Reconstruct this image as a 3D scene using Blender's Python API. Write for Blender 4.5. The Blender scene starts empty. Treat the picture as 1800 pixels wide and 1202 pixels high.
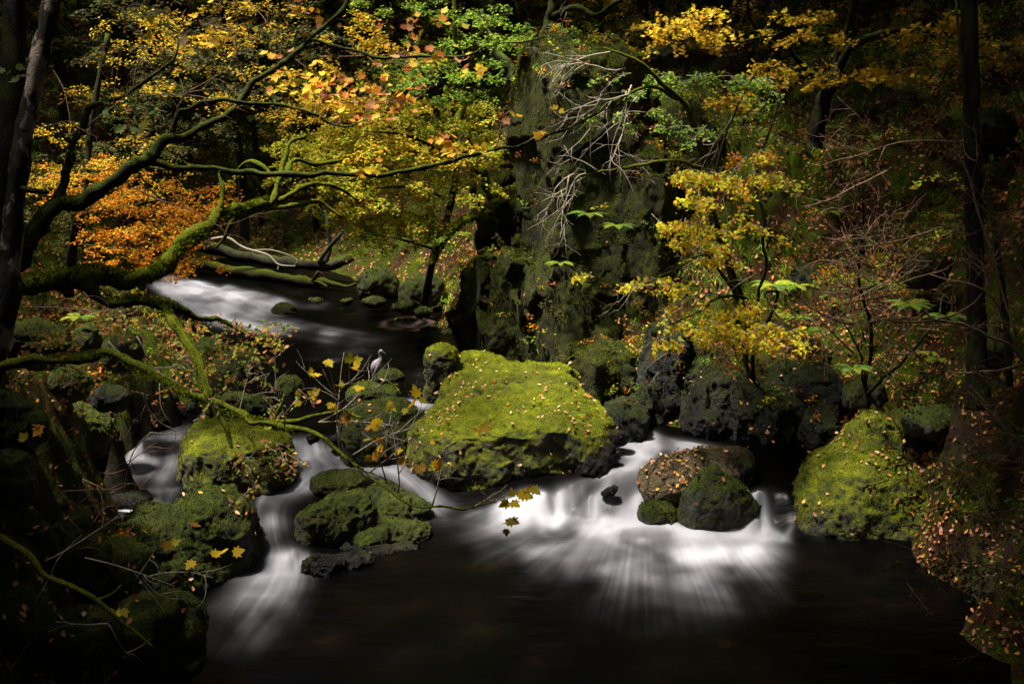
import bpy, math, random
import numpy as np
from mathutils import Vector, Matrix
S = bpy.context.scene
R = math.radians
random.seed(7); rng = np.random.default_rng(11)

# ------------------------------------------------------------------ camera, sky, sun, exposure
F = 1930.0; PITCH = R(13.15); CAMZ = 8.3
cam = bpy.data.objects.new('camera', bpy.data.cameras.new('camera'))
S.collection.objects.link(cam); S.camera = cam
cam.data.sensor_width = 36; cam.data.lens = F/1800*36
cam.data.clip_start = .1; cam.data.clip_end = 600
cam.location = (0, 0, CAMZ); cam.rotation_euler = (math.pi/2-PITCH, 0, 0)
SUN = np.array([-.29, .0, .95]); SUN /= np.linalg.norm(SUN)
W = bpy.data.worlds.new('World'); S.world = W; W.use_nodes = True
nt = W.node_tree; bg = nt.nodes['Background']
sk = nt.nodes.new('ShaderNodeTexSky'); sk.sky_type = 'NISHITA'; sk.sun_disc = False
sk.sun_elevation = math.asin(SUN[2]); sk.sun_rotation = math.atan2(SUN[0], SUN[1])
sk.air_density = 1.0; sk.dust_density = 3.0
nt.links.new(sk.outputs[0], bg.inputs[0]); bg.inputs[1].default_value = .05
sl = bpy.data.lights.new('sun', 'SUN'); sl.energy = 5.0; sl.angle = R(7); sl.color = (1, .95, .86)
so = bpy.data.objects.new('sun', sl); S.collection.objects.link(so)
so.rotation_euler = Vector(SUN).to_track_quat('Z', 'Y').to_euler()
S.view_settings.view_transform = 'Standard'; S.view_settings.look = 'None'
S.view_settings.exposure = 1.35; S.view_settings.gamma = 1
S.render.engine = 'CYCLES'
S.cycles.max_bounces = 6; S.cycles.diffuse_bounces = 2; S.cycles.glossy_bounces = 2
S.cycles.transmission_bounces = 4

# ------------------------------------------------------------------ geometry helpers
FW = np.array([0, math.cos(PITCH), -math.sin(PITCH)]); UP = np.array([0, math.sin(PITCH), math.cos(PITCH)])
C0 = np.array([0, 0, CAMZ])
def ray(px, py): return FW + (px-900)/F*np.array([1., 0, 0]) - (py-601)/F*UP
def P(px, py, d): return C0 + d*ray(px, py)                 # a point d metres ahead of the lens plane
def G(px, py, z=0.): r = ray(px, py); return C0 + r*((z-CAMZ)/r[2])   # a point at height z
def nrm(v): v = np.asarray(v, float); return v/(np.linalg.norm(v, axis=-1, keepdims=True)+1e-9)

def _h(ix, iy, iz):
    n = (ix*374761393 + iy*668265263 + iz*2147483647) & 0xffffffff
    n = ((n ^ (n >> 13))*1274126177) & 0xffffffff
    return ((n ^ (n >> 16)) & 0xffff)/32767.5-1
def noise(p):
    p = np.asarray(p, float); i = np.floor(p).astype(np.int64); f = p-i; f = f*f*(3-2*f); r = 0
    for dx in (0, 1):
        wx = f[..., 0] if dx else 1-f[..., 0]
        for dy in (0, 1):
            wy = f[..., 1] if dy else 1-f[..., 1]
            for dz in (0, 1):
                wz = f[..., 2] if dz else 1-f[..., 2]
                r = r + wx*wy*wz*_h(i[..., 0]+dx, i[..., 1]+dy, i[..., 2]+dz)
    return r
def fbm(p, o=4, g=.5):
    a = 1; s = 0; p = np.asarray(p, float)
    for k in range(o): s = s + a*noise(p); p = p*2.03+17.1; a *= g
    return s
def fbm2(x, y, o=4, z=0.): return fbm(np.stack([x, y, np.zeros_like(x)+z], -1), o)

def link(o): S.collection.objects.link(o); return o
def tag(o, label=None, cat=None, group=None, kind=None):
    for k, v in (('label', label), ('category', cat), ('group', group), ('kind', kind)):
        if v: o[k] = v
    return o
def empty(name, loc=(0, 0, 0)):
    o = bpy.data.objects.new(name, None); o.location = Vector(loc); o.empty_display_size = .3; return link(o)
def thing(name, label, cat, loc=(0, 0, 0), group=None): return tag(empty(name, loc), label, cat, group)

class Buf:
    """collects vertices, faces and a colour per vertex, and links them as one mesh object"""
    def __init__(s): s.v = []; s.c = []; s.t = []; s.q = []; s.n = 0
    def add(s, v, tris=None, quads=None, col=(1, 1, 1)):
        v = np.asarray(v, float).reshape(-1, 3); s.v.append(v)
        c = np.asarray(col, float)
        s.c.append(np.broadcast_to(c, (len(v), 3)) if c.ndim == 1 else c)
        if tris is not None and len(tris): s.t.append(np.asarray(tris)+s.n)
        if quads is not None and len(quads): s.q.append(np.asarray(quads)+s.n)
        s.n += len(v)
    def build(s, name, mat, parent=None, smooth=False):
        me = bpy.data.meshes.new(name)
        if s.n:
            v = np.concatenate(s.v); c = np.concatenate(s.c)
            t = np.concatenate(s.t) if s.t else np.zeros((0, 3), int)
            q = np.concatenate(s.q) if s.q else np.zeros((0, 4), int)
            if parent is not None: v = v-np.array(world_loc(parent))
            me.vertices.add(len(v)); me.vertices.foreach_set('co', v.astype(np.float32).ravel())
            li = np.concatenate([t.ravel(), q.ravel()]).astype(np.int32)
            me.loops.add(len(li)); me.loops.foreach_set('vertex_index', li)
            ls = np.concatenate([np.arange(len(t))*3, len(t)*3+np.arange(len(q))*4]).astype(np.int32)
            me.polygons.add(len(ls)); me.polygons.foreach_set('loop_start', ls)
            if smooth: me.polygons.foreach_set('use_smooth', np.ones(len(ls), bool))
            at = me.color_attributes.new('Col', 'FLOAT_COLOR', 'POINT')
            at.data.foreach_set('color', np.concatenate([c, np.ones((len(c), 1))], 1).astype(np.float32).ravel())
            me.update(calc_edges=True)
        o = bpy.data.objects.new(name, me); me.materials.append(mat); link(o)
        if parent is not None: o.parent = parent
        return o
def world_loc(o):
    l = Vector(o.location)
    while o.parent: o = o.parent; l = l+o.location
    return l

def spline(pts, n=8):
    """Catmull-Rom through rows of pts (any number of columns)"""
    p = np.asarray(pts, float); p = np.vstack([2*p[0]-p[1], p, 2*p[-1]-p[-2]]); out = []
    t = np.linspace(0, 1, n, endpoint=False)[:, None]
    for i in range(1, len(p)-2):
        a, b, c, d = p[i-1:i+3]
        out.append(.5*((2*b)+(c-a)*t+(2*a-5*b+4*c-d)*t*t+(3*b-a-3*c+d)*t**3))
    out.append(p[-2][None]); return np.vstack(out)
def tube(buf, pts, rad, sides=6, lump=0., col=(1, 1, 1), lf=3.):
    p = np.asarray(pts, float); n = len(p); r = np.broadcast_to(np.asarray(rad, float), (n,))
    t = nrm(np.gradient(p, axis=0)); ref = np.array([.13, .21, .97])
    if abs(t[:, 2]).mean() > .8: ref = np.array([.9, .35, .1])
    a = nrm(np.cross(t, ref)); b = np.cross(t, a)
    th = np.linspace(0, 2*np.pi, sides, endpoint=False)
    v = np.cos(th)[None, :, None]*a[:, None]+np.sin(th)[None, :, None]*b[:, None]
    rr = r[:, None]*np.ones(sides)
    if lump: rr = rr*(1+lump*fbm((p[:, None]+v*r[:, None, None])*lf, 3))
    v = p[:, None]+v*rr[..., None]
    i = np.arange(n-1)[:, None]*sides; j = np.arange(sides)[None]; k = (j+1) % sides
    q = np.stack([i+j, i+k, i+sides+k, i+sides+j], -1).reshape(-1, 4)
    cap = [[0, x+1, x] for x in range(1, sides-1)]+[[(n-1)*sides, (n-1)*sides+x, (n-1)*sides+x+1] for x in range(1, sides-1)]
    buf.add(v.reshape(-1, 3), cap, q, col)

# ------------------------------------------------------------------ leaf shapes (y is the leaf's length)
def fan_leaf(outline):
    o = np.array(outline, float); v = np.vstack([[0, .42, -.05], np.c_[o, .06*np.abs(o[:, 0])+.05*(o[:, 1]-.4)**2]])
    n = len(o); return v, np.array([[0, i+1, (i+1) % n+1] for i in range(n)]), None
LEAF = {
 'oval': (np.array([[0, 0, 0], [-.3, .3, .05], [-.24, .72, .02], [0, 1, -.06], [.24, .72, .02], [.3, .3, .05]]), None, np.array([[0, 3, 2, 1], [0, 5, 4, 3]])),
 'narrow': (np.array([[0, 0, 0], [-.17, .4, .04], [0, 1, -.08], [.17, .4, .04]]), np.array([[0, 2, 1], [0, 3, 2]]), None),
 'maple': fan_leaf([(0, 0), (.3, -.08), (.26, .1), (.55, .2), (.38, .34), (.56, .62), (.26, .55), (.24, .72), (0, 1.05), (-.24, .72), (-.26, .55), (-.56, .62), (-.38, .34), (-.55, .2), (-.26, .1), (-.3, -.08)]),
 'oak': fan_leaf([(0, 0), (.13, .15), (.1, .25), (.27, .36), (.18, .48), (.34, .62), (.22, .74), (.2, .92), (0, 1.02), (-.2, .92), (-.22, .74), (-.34, .62), (-.18, .48), (-.27, .36), (-.1, .25), (-.13, .15)]),
}
PAL = dict(yellow=[(.74, .52, .02), (.7, .44, .02), (.56, .48, .04), (.6, .3, .03)],
 maple=[(.7, .40, .03), (.66, .27, .03), (.62, .3, .14), (.72, .5, .05), (.45, .13, .03)],
 orange=[(.7, .22, .008), (.75, .34, .01), (.52, .12, .01), (.7, .42, .02)],
 lime=[(.56, .58, .03), (.4, .48, .03), (.7, .56, .03), (.26, .36, .03), (.6, .32, .05)],
 green=[(.16, .3, .03), (.24, .38, .03), (.1, .2, .04), (.36, .42, .03)],
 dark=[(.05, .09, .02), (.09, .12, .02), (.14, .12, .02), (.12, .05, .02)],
 hazel=[(.82, .74, .03), (.85, .62, .02), (.55, .66, .05), (.8, .4, .05)],
 oak=[(.38, .4, .04), (.2, .32, .05), (.55, .38, .04), (.5, .2, .08), (.6, .3, .12)],
 litter=[(.46, .17, .06), (.5, .25, .13), (.34, .1, .03), (.6, .28, .03), (.34, .15, .09), (.2, .07, .03)],
 pale=[(.6, .36, .22), (.5, .25, .12), (.55, .2, .05), (.62, .36, .05)])
def cols(pal, n, jit=.22):
    p = np.array(PAL[pal]); return p[rng.integers(0, len(p), n)]*(1+jit*rng.normal(size=(n, 1))).clip(.4, 1.6)
def leaves(buf, shape, pos, nor, size, col):
    """one leaf at each pos, its face along nor, turned at random about it"""
    v, t, q = LEAF[shape]; pos = np.asarray(pos); m = len(pos)
    if not m: return
    nor = nrm(nor); a = nrm(np.cross(nor, rng.normal(size=(m, 3)))); b = np.cross(nor, a)
    size = np.broadcast_to(size, (m,))[:, None, None]
    curl = rng.uniform(.3, 2.2, (m, 1, 1))
    w = (v[None, :, 0:1]*a[:, None]+v[None, :, 1:2]*b[:, None]+v[None, :, 2:3]*nor[:, None]*curl)*size+pos[:, None]
    k = len(v); off = (np.arange(m)*k)[:, None, None]
    buf.add(w.reshape(-1, 3), None if t is None else (t[None]+off).reshape(-1, 3), None if q is None else (q[None]+off).reshape(-1, 4), np.repeat(col, k, 0))

def spray(wood, leaf, o, d, L, shape='oval', size=.07, pal='lime', sub=7, per=7, droop=.25, flat=.35, r=.008, wcol=(1, 1, 1), spread=.55, lean=0.):
    """a twig with side twigs in one drooping layer, with leaves along them"""
    o = np.asarray(o, float); d = nrm(d); n = 7; t = np.linspace(0, 1, n)[:, None]
    side = nrm(np.cross(d, [0, 0, 1])+rng.normal(size=3)*.15)
    wob = rng.normal(size=3)*.12*L
    main = o+d*t*L+wob*np.sin(t*3)+np.array([0, 0, -droop*L])*t**2
    tube(wood, main, r*(1.1-t[:, 0]*.8), 4, 0, wcol)
    pos = []; nr = []
    for k in range(sub):
        u = .15+.85*(k+rng.random())/sub; i = int(u*(n-1)); b = main[min(i, n-1)]
        sg = 1 if k % 2 else -1; l = L*spread*(1.15-u)*rng.uniform(.6, 1.1)
        dd = nrm(d*.75+side*sg*rng.uniform(.5, 1.1)+rng.normal(size=3)*.18)
        tt = np.linspace(0, 1, 4)[:, None]
        s = b+dd*tt*l+np.array([0, 0, -droop*l])*tt**2+rng.normal(size=3)*.06*l*np.sin(tt*3)
        if r: tube(wood, s, r*.5*(1.1-tt[:, 0]*.7), 3, 0, wcol)
        if per:
            x = rng.uniform(.1, 1.05, per)[:, None]
            pos.append(b+dd*x*l+np.array([0, 0, -droop*l])*x**2+rng.normal(size=(per, 3))*size*.45-np.array([0, 0, size*.3]))
    if per:
        pos = np.vstack(pos); m = len(pos)
        nr = np.array([0, -lean, 1.])+rng.normal(size=(m, 3))*flat
        leaves(leaf, shape, pos, nr, size*rng.uniform(.55, 1.2, m), cols(pal, m))

# ------------------------------------------------------------------ materials
def mat(name): m = bpy.data.materials.new(name); m.use_nodes = True; nt = m.node_tree; return m, nt, nt.nodes['Principled BSDF']
def N(nt, typ, **k):
    n = nt.nodes.new('ShaderNode'+typ)
    for a, b in k.items():
        if a.startswith('i_'): n.inputs[a[2:].replace('_', ' ')].default_value = b
        else: setattr(n, a, b)
    return n
def ramp(nt, src, stops):
    r = N(nt, 'ValToRGB'); e = r.color_ramp.elements
    while len(e) < len(stops): e.new(.5)
    for x, (p, c) in zip(e, stops): x.position = p; x.color = (*c, 1) if len(c) == 3 else c
    nt.links.new(src, r.inputs[0]); return r
def mixc(nt, f, a, b, mode='MIX'):
    m = N(nt, 'Mix', data_type='RGBA', blend_type=mode)
    for s, i in ((f, 0), (a, 6), (b, 7)):
        if hasattr(s, 'is_linked'): nt.links.new(s, m.inputs[i])
        else: m.inputs[i].default_value = s if i == 0 else (*s, 1)
    return m.outputs[2]
def math_(nt, op, a, b=0., c=0., clamp=False):
    m = N(nt, 'Math', operation=op, use_clamp=clamp)
    for i, s in enumerate((a, b, c)):
        if hasattr(s, 'is_linked'): nt.links.new(s, m.inputs[i])
        else: m.inputs[i].default_value = s
    return m.outputs[0]
def noi(nt, scale, detail=6, rough=.6, stretch=None, dist=0.):
    g = N(nt, 'NewGeometry'); n = N(nt, 'TexNoise'); n.inputs['Scale'].default_value = scale
    n.inputs['Detail'].default_value = detail; n.inputs['Roughness'].default_value = rough; n.inputs['Distortion'].default_value = dist
    src = g.outputs['Position']
    if stretch: mp = N(nt, 'Mapping'); mp.inputs['Scale'].default_value = stretch; nt.links.new(src, mp.inputs[0]); src = mp.outputs[0]
    nt.links.new(src, n.inputs['Vector']); return n.outputs['Fac']

def leaf_mat(name, tr=.5, rough=.55, spec=.12):
    m, nt, b = mat(name); c = N(nt, 'Attribute', attribute_name='Col')
    nt.links.new(c.outputs['Color'], b.inputs['Base Color']); b.inputs['Roughness'].default_value = rough
    b.inputs['Specular IOR Level'].default_value = spec
    t = N(nt, 'BsdfTranslucent'); nt.links.new(c.outputs['Color'], t.inputs[0]); x = N(nt, 'MixShader'); x.inputs[0].default_value = tr
    nt.links.new(b.outputs[0], x.inputs[1]); nt.links.new(t.outputs[0], x.inputs[2]); nt.links.new(x.outputs[0], nt.nodes['Material Output'].inputs[0]); return m

def moss_rock(name, crack=.8, cst=(1, 1, .3), rock=((.035, .032, .028), (.16, .15, .13)), moss=((.018, .03, .004), (.12, .16, .008), (.30, .34, .015)), lo=-.25, hi=.35, amt=.9, wet=.35, lich=.0, strata=None, mb=.05):
    m, nt, b = mat(name); g = N(nt, 'NewGeometry'); sp = N(nt, 'SeparateXYZ'); nt.links.new(g.outputs['Normal'], sp.inputs[0])
    big = noi(nt, 1.1, 5, .6); mid = noi(nt, 5., 8, .7, strata); fine = noi(nt, 38, 6, .75)
    rk = ramp(nt, mid, [(.3, rock[0]), (.7, rock[1])]).outputs[0]
    if lich:
        v = ramp(nt, noi(nt, 6, 4, .6), [(.66, (0, 0, 0)), (.7, (1, 1, 1))]).outputs[0]
        rk = mixc(nt, math_(nt, 'MULTIPLY', v, lich), rk, (.42, .44, .38))
    rk = mixc(nt, .75, rk, ramp(nt, noi(nt, 17, 8, .8, strata, .6), [(.35, (.12, .12, .12)), (.5, (.6, .58, .56)), (.68, (1.5, 1.4, 1.3))]).outputs[0], 'MULTIPLY')
    mpn = N(nt, 'Mapping'); mpn.inputs['Scale'].default_value = cst; wv = N(nt, 'TexNoise'); wv.inputs['Scale'].default_value = 1.5; wv.inputs['Detail'].default_value = 5
    nt.links.new(g.outputs['Position'], wv.inputs['Vector']); ad = N(nt, 'VectorMath', operation='MULTIPLY_ADD'); ad.inputs[1].default_value = (.9, .9, .9)
    nt.links.new(wv.outputs['Color'], ad.inputs[0]); nt.links.new(g.outputs['Position'], ad.inputs[2]); nt.links.new(ad.outputs[0], mpn.inputs[0])
    vo = N(nt, 'TexVoronoi', feature='DISTANCE_TO_EDGE'); vo.inputs['Scale'].default_value = crack; nt.links.new(mpn.outputs[0], vo.inputs['Vector'])
    vo2 = N(nt, 'TexVoronoi', feature='DISTANCE_TO_EDGE'); vo2.inputs['Scale'].default_value = crack*3.7; nt.links.new(mpn.outputs[0], vo2.inputs['Vector'])
    ck = math_(nt, 'MULTIPLY', ramp(nt, vo.outputs['Distance'], [(0, (0, 0, 0)), (.05, (1, 1, 1))]).outputs[0], math_(nt, 'ADD', math_(nt, 'MULTIPLY', ramp(nt, vo2.outputs['Distance'], [(0, (0, 0, 0)), (.06, (1, 1, 1))]).outputs[0], .5), .5))
    rk = mixc(nt, 1., rk, mixc(nt, ck, (.2, .2, .2), (1, 1, 1)), 'MULTIPLY')
    ms = ramp(nt, math_(nt, 'ADD', math_(nt, 'MULTIPLY', fine, .6), math_(nt, 'MULTIPLY', noi(nt, 3.2, 5, .6), .4)), [(.33, moss[0]), (.5, moss[1]), (.64, moss[2])]).outputs[0]
    ms = mixc(nt, math_(nt, 'MULTIPLY', ramp(nt, big, [(.5, (0, 0, 0)), (.62, (1, 1, 1))]).outputs[0], .35), ms, (.10, .085, .02))
    f = math_(nt, 'ADD', sp.outputs[2], math_(nt, 'MULTIPLY', math_(nt, 'SUBTRACT', noi(nt, 2.2, 8, .7), .5), 2.2))
    mr = N(nt, 'MapRange'); mr.inputs[1].default_value = lo; mr.inputs[2].default_value = hi; mr.inputs[4].default_value = amt
    nt.links.new(f, mr.inputs[0])
    nt.links.new(mixc(nt, mr.outputs[0], rk, ms), b.inputs['Base Color'])
    rr = N(nt, 'MapRange'); rr.inputs[3].default_value = wet; rr.inputs[4].default_value = .95; nt.links.new(mr.outputs[0], rr.inputs[0])
    nt.links.new(rr.outputs[0], b.inputs['Roughness']); b.inputs['Specular IOR Level'].default_value = .14
    bp = N(nt, 'Bump'); bp.inputs['Strength'].default_value = 1; bp.inputs['Distance'].default_value = mb
    nt.links.new(math_(nt, 'ADD', math_(nt, 'ADD', math_(nt, 'MULTIPLY', fine, .8), mid), math_(nt, 'MULTIPLY', ck, .35)), bp.inputs['Height']); nt.links.new(bp.outputs[0], b.inputs['Normal'])
    return m

M = {}
M['leaf'] = leaf_mat('leaf'); M['litter'] = leaf_mat('litter_leaf', .1, .5, .2); M['blade'] = leaf_mat('moss_blade', .35, .9, .05)
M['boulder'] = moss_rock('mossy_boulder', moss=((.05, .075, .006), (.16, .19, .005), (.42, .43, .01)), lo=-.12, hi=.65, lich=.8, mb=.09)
M['boulder_dark'] = moss_rock('dark_mossy_boulder', moss=((.008, .014, .002), (.035, .05, .004), (.12, .15, .008)), lo=-.15, hi=.5, mb=.08)  # same rock tones as the mossy boulder, darker moss colours
M['wet'] = moss_rock('wet_rock', rock=((.006, .005, .006), (.032, .028, .026)), moss=((.006, .008, .002), (.02, .026, .003), (.05, .06, .006)), lo=.7, hi=1.6, wet=.18)
M['slab'] = moss_rock('lichen_slab', 1.2, (1, 1, 1), rock=((.12, .09, .05), (.4, .31, .19)), lo=.9, hi=2.0, wet=.5, mb=.15)
M['cliff'] = moss_rock('cliff_rock', rock=((.02, .016, .012), (.15, .12, .09)), moss=((.02, .028, .003), (.06, .08, .005), (.17, .21, .008)), lo=-.45, hi=.5, amt=.85, lich=.7, strata=(1, 1, .3), mb=.3, wet=.55)
M['crag'] = moss_rock('crag_rock', 1.1, (1, .7, 1.3), rock=((.018, .017, .018), (.12, .12, .125)), moss=((.01, .016, .003), (.04, .055, .005), (.1, .13, .01)), lo=-.1, hi=.8, amt=.75, lich=.9, strata=(1, .6, 1.8), mb=.22, wet=.35)

def bark(name, a, b_, mossc=((.03, .045, .005), (.16, .22, .01)), lo=.2, hi=.9, amt=.8, patch=None, scale=9):
    m, nt, b = mat(name); g = N(nt, 'NewGeometry'); sp = N(nt, 'SeparateXYZ'); nt.links.new(g.outputs['Normal'], sp.inputs[0])
    n = noi(nt, scale, 8, .7, (1, 1, .35)); base = ramp(nt, n, [(.35, a), (.65, b_)]).outputs[0]
    if patch: base = mixc(nt, ramp(nt, noi(nt, 3.2, 5, .65, (1, 1, .6)), [(.5, (0, 0, 0)), (.56, (1, 1, 1))]).outputs[0], base, patch)
    ms = ramp(nt, noi(nt, 45, 5, .7), [(.35, mossc[0]), (.65, mossc[1])]).outputs[0]
    f = math_(nt, 'ADD', sp.outputs[2], math_(nt, 'MULTIPLY', math_(nt, 'SUBTRACT', noi(nt, 2.5, 5, .6), .5), 1.6))
    mr = N(nt, 'MapRange'); mr.inputs[1].default_value = lo; mr.inputs[2].default_value = hi; mr.inputs[4].default_value = amt; nt.links.new(f, mr.inputs[0])
    nt.links.new(mixc(nt, mr.outputs[0], base, ms), b.inputs['Base Color']); b.inputs['Roughness'].default_value = .9; b.inputs['Specular IOR Level'].default_value = .1
    bp = N(nt, 'Bump'); bp.inputs['Strength'].default_value = 1; bp.inputs['Distance'].default_value = .04
    nt.links.new(math_(nt, 'ADD', n, noi(nt, 50, 4)), bp.inputs['Height']); nt.links.new(bp.outputs[0], b.inputs['Normal']); return m
M['mossy_bark'] = bark('mossy_bark', (.02, .018, .01), (.07, .06, .03), ((.03, .042, .002), (.2, .23, .007)), -.5, .35, .95)
M['dark_bark'] = bark('dark_bark', (.007, .006, .005), (.035, .028, .022), lo=.1, hi=1.)
M['lichen_bark'] = bark('lichen_bark', (.012, .01, .008), (.05, .04, .032), lo=.8, hi=1.5, patch=(.34, .27, .22))
M['twig'] = bark('pale_twig', (.4, .32, .24), (.66, .57, .45), ((.1, .12, .01), (.3, .33, .03)), .6, 1.6, .6, scale=30)
M['brown_twig'] = bark('brown_twig', (.16, .08, .05), (.42, .27, .17), lo=.9, hi=1.8, scale=30)
M['grey_log'] = bark('grey_log', (.014, .011, .009), (.06, .05, .045), lo=.3, hi=1.5, amt=.7)
M['log_moss'] = bark('mossy_log', (.014, .01, .006), (.06, .042, .026), ((.02, .03, .002), (.09, .12, .005)), .0, .7, .9)
# ------------------------------------------------------------------ river bed, banks and hillside (one sheet)
WATER = [  # level of the stream: (x, y in the photo) -> height in metres
 (300,482,.6),(255,500,.6),(450,500,.45),(350,530,.35),(430,520,.4),(350,560,.15),(480,555,.1),(540,540,.05),(600,600,0),(750,600,0),(560,650,0),(450,650,0),
 (640,560,0),(700,700,0),(600,720,0),(420,690,0),(480,740,0),(900,680,0),(1050,730,0),(800,640,0),(1100,760,-.05),(1200,782,-.1),(1300,795,-.1),(1400,805,-.12),(1120,800,-.22),
 (1180,800,-.15),(1350,830,-.15),(1010,850,-.42),(1080,842,-.38),(1150,838,-.36),(960,868,-.5),(975,907,-1),(1050,915,-1),(1130,918,-1),(1260,925,-1),(1330,872,-.35),(1385,870,-.35),
 (1335,925,-1),(1385,950,-1),(1380,905,-.7),(1200,930,-1),(800,910,-1),(1000,1000,-1),(1200,1000,-1),(1500,985,-1),(1700,1060,-1),(700,960,-1),(600,1040,-1),(600,1120,-1),(900,1100,-1),
 (1200,1120,-1),(1500,1120,-1),(1700,1180,-1),(400,1150,-1),(900,1202,-1),(560,770,0),(510,768,0),(540,804,-.36),(500,804,-.36),(600,795,-.3),(650,790,-.25),(700,832,-.4),(640,830,-.45),
 (735,872,-.75),(770,902,-1),(480,850,-.5),(470,900,-.66),(480,950,-.76),(520,966,-.78),(495,966,-.78),(450,965,-.8),(518,996,-1),(450,1000,-1),(540,1010,-1),(420,1060,-1),
 (335,735,0),(360,745,0),(300,758,-.08),(240,778,-.18),(250,812,-.45),(300,812,-.42),(300,850,-.52),(200,850,-.52),(150,870,-.55),(220,890,-.6),(190,915,-.85),(420,860,-.5),(1200,852,-.6),(1260,858,-.65),(1300,850,-.5),(150,850,-.55),(130,885,-.6),(170,820,-.45),(205,812,-.43),(190,842,-.5),(230,893,-.65),(180,893,-.62),(235,850,-.5),(270,835,-.48)]
LAND = [  # dry ground: (x, y in the photo, metres ahead)
 (340,462,49),(450,400,54),(520,470,49),(600,500,46.5),(500,330,58),(500,200,62),(400,100,66),(400,0,70),(680,520,44),(700,450,46),(780,555,41),(800,480,42),(750,300,52),(850,350,44),(850,250,48),
 (830,590,37),(1190,740,27.5),(1300,760,27),(1430,770,26.5),(1200,600,30),(1300,650,28.5),(1400,600,30),(1400,450,32),(1400,300,37),(1450,240,41),(1450,100,48),(1450,0,52),(1500,760,26),
 (1700,680,23),(1600,740,24),(1700,400,29),(1700,200,36),(1800,700,21),(1800,900,19.4),(1690,930,21.2),(1600,940,23.2),(1640,850,24),(1800,1010,18.6),(1500,945,23.9),(1250,400,38),(1250,200,44),
 (150,500,36),(200,490,40),(100,450,36),(0,400,33),(0,200,44),(100,250,48),(200,300,52),(230,560,33),(260,620,30),(310,650,30.5),(250,680,28.3),(200,620,27),(100,620,22),(0,640,17),(300,700,27.5),(230,720,26.5),
 (100,760,20),(100,795,21.),(200,740,24),(20,850,18.4),(60,895,19.4),(50,1000,16),(200,1000,20.3),(260,1060,19),(150,1060,18),(100,1150,16),(0,1202,14.4),(230,1120,18.2),(-200,1000,12.4),(-200,600,14),(-400,300,20)]
FAR = [(-60,105,48),(0,112,46),(60,105,48),(60,45,27),(-60,45,26),(60,10,14),(-60,10,18),(0,-12,-2.2),(8,-12,-1.5),(-30,-12,9),(30,-12,9),(16,10,1),(14,14,.6),(9,13,-1.6),(10,16,-1.2),(7,10,-2.2),(2,80,23),(-20,80,22),(20,80,24),(-30,60,16),(30,60,18),(0,8,-2.5),(4,12,-2.3),(-3,12,-2.4),(-3.5,15,-1.9),(-4.2,17,-1.7),(-4,13,-1.8),
 (5.5,33.5,4.5),(6.2,31,2.8),(2.5,38,8.2),(4.5,36,8.),(6.5,35,7.5),(4,42,9),(1.2,36,4.5),(5,31.5,4)]
wp = np.array([G(*w) for w in WATER])
lp = np.array([P(*l) for l in LAND]); fp = np.array(FAR, float)
def rbf(c, z):
    c = np.asarray(c); D = np.linalg.norm(c[:, None]-c[None], axis=2)
    A = np.zeros((len(c)+1,)*2); A[:-1, :-1] = -D-np.eye(len(c))*1e-3; A[-1, :-1] = A[:-1, -1] = 1
    w = np.linalg.solve(A, np.append(z, 0))
    def f(x, y):
        x = np.asarray(x, float); y = np.asarray(y, float); r = np.full(x.shape, w[-1])
        for (a, b), k in zip(c, w): r = r-k*np.hypot(x-a, y-b)
        return r
    return f
water_raw = rbf(np.vstack([wp[:, :2], [(0, -12), (20, 10), (-20, 10), (-25, 60), (-12, 24), (14, 26), (10, 60)]]), np.append(wp[:, 2], [-1, -1, -1, .8, -.4, -.1, .8]))
def water_h(x, y): return np.clip(water_raw(x, y), -1, .7)
tp = np.vstack([np.c_[wp[:, :2], wp[:, 2]-.75], lp, fp])
land_raw = rbf(tp[:, :2], tp[:, 2])
def land_h(x, y, fine=True):
    z = land_raw(x, y)-1.1*np.exp(-((x+7.5)/1.25)**2-((y-20.7)/1.4)**2); wet = np.clip((z-water_h(x, y))*1.2+.2, .15, 1)
    z = z+wet*np.clip((y-2)/26, .25, 1)*(.45*fbm2(x*.35, y*.35, 3, 3.3)+.42*np.abs(fbm2(x*1.1, y*1.1, 3, 9.)))
    if fine: z = z+wet*(.2*np.abs(fbm2(x*3.1, y*3.1, 3, 1.7))+.05*fbm2(x*9, y*9, 2))
    return z
ys = np.concatenate([np.linspace(-14, 9, 20, endpoint=False), 9*(115/9)**np.linspace(0, 1, 620)])
sx = np.linspace(-.62, .62, 700); sx = np.concatenate([np.linspace(-3, -.64, 25), sx, np.linspace(.64, 3, 25)])
yy, ss = np.meshgrid(ys, sx, indexing='ij'); xx = ss*np.maximum(yy, 9)*1.0
zz = land_h(xx, yy)
def grid_faces(a, b):
    i = np.arange(a-1)[:, None]*b; j = np.arange(b-1)[None]
    return np.stack([i+j, i+j+1, i+b+j+1, i+b+j], -1).reshape(-1, 4)
land = Buf(); land.add(np.stack([xx, yy, zz], -1).reshape(-1, 3), quads=grid_faces(*xx.shape))
m, nt, b = mat('woodland_floor')
g = N(nt, 'NewGeometry'); sp = N(nt, 'SeparateXYZ'); nt.links.new(g.outputs['Normal'], sp.inputs[0])
soil = ramp(nt, noi(nt, 14, 8, .75), [(.3, (.008, .006, .004)), (.5, (.035, .017, .008)), (.62, (.1, .042, .018)), (.72, (.22, .09, .045))]).outputs[0]
mossn = ramp(nt, noi(nt, 30, 6, .7), [(.33, (.008, .012, .002)), (.52, (.04, .062, .003)), (.68, (.15, .2, .006))]).outputs[0]
mr = N(nt, 'MapRange'); mr.inputs[1].default_value = .42; mr.inputs[2].default_value = .56; nt.links.new(noi(nt, .8, 8, .65), mr.inputs[0])
c1 = mixc(nt, mr.outputs[0], soil, mossn)
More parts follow.
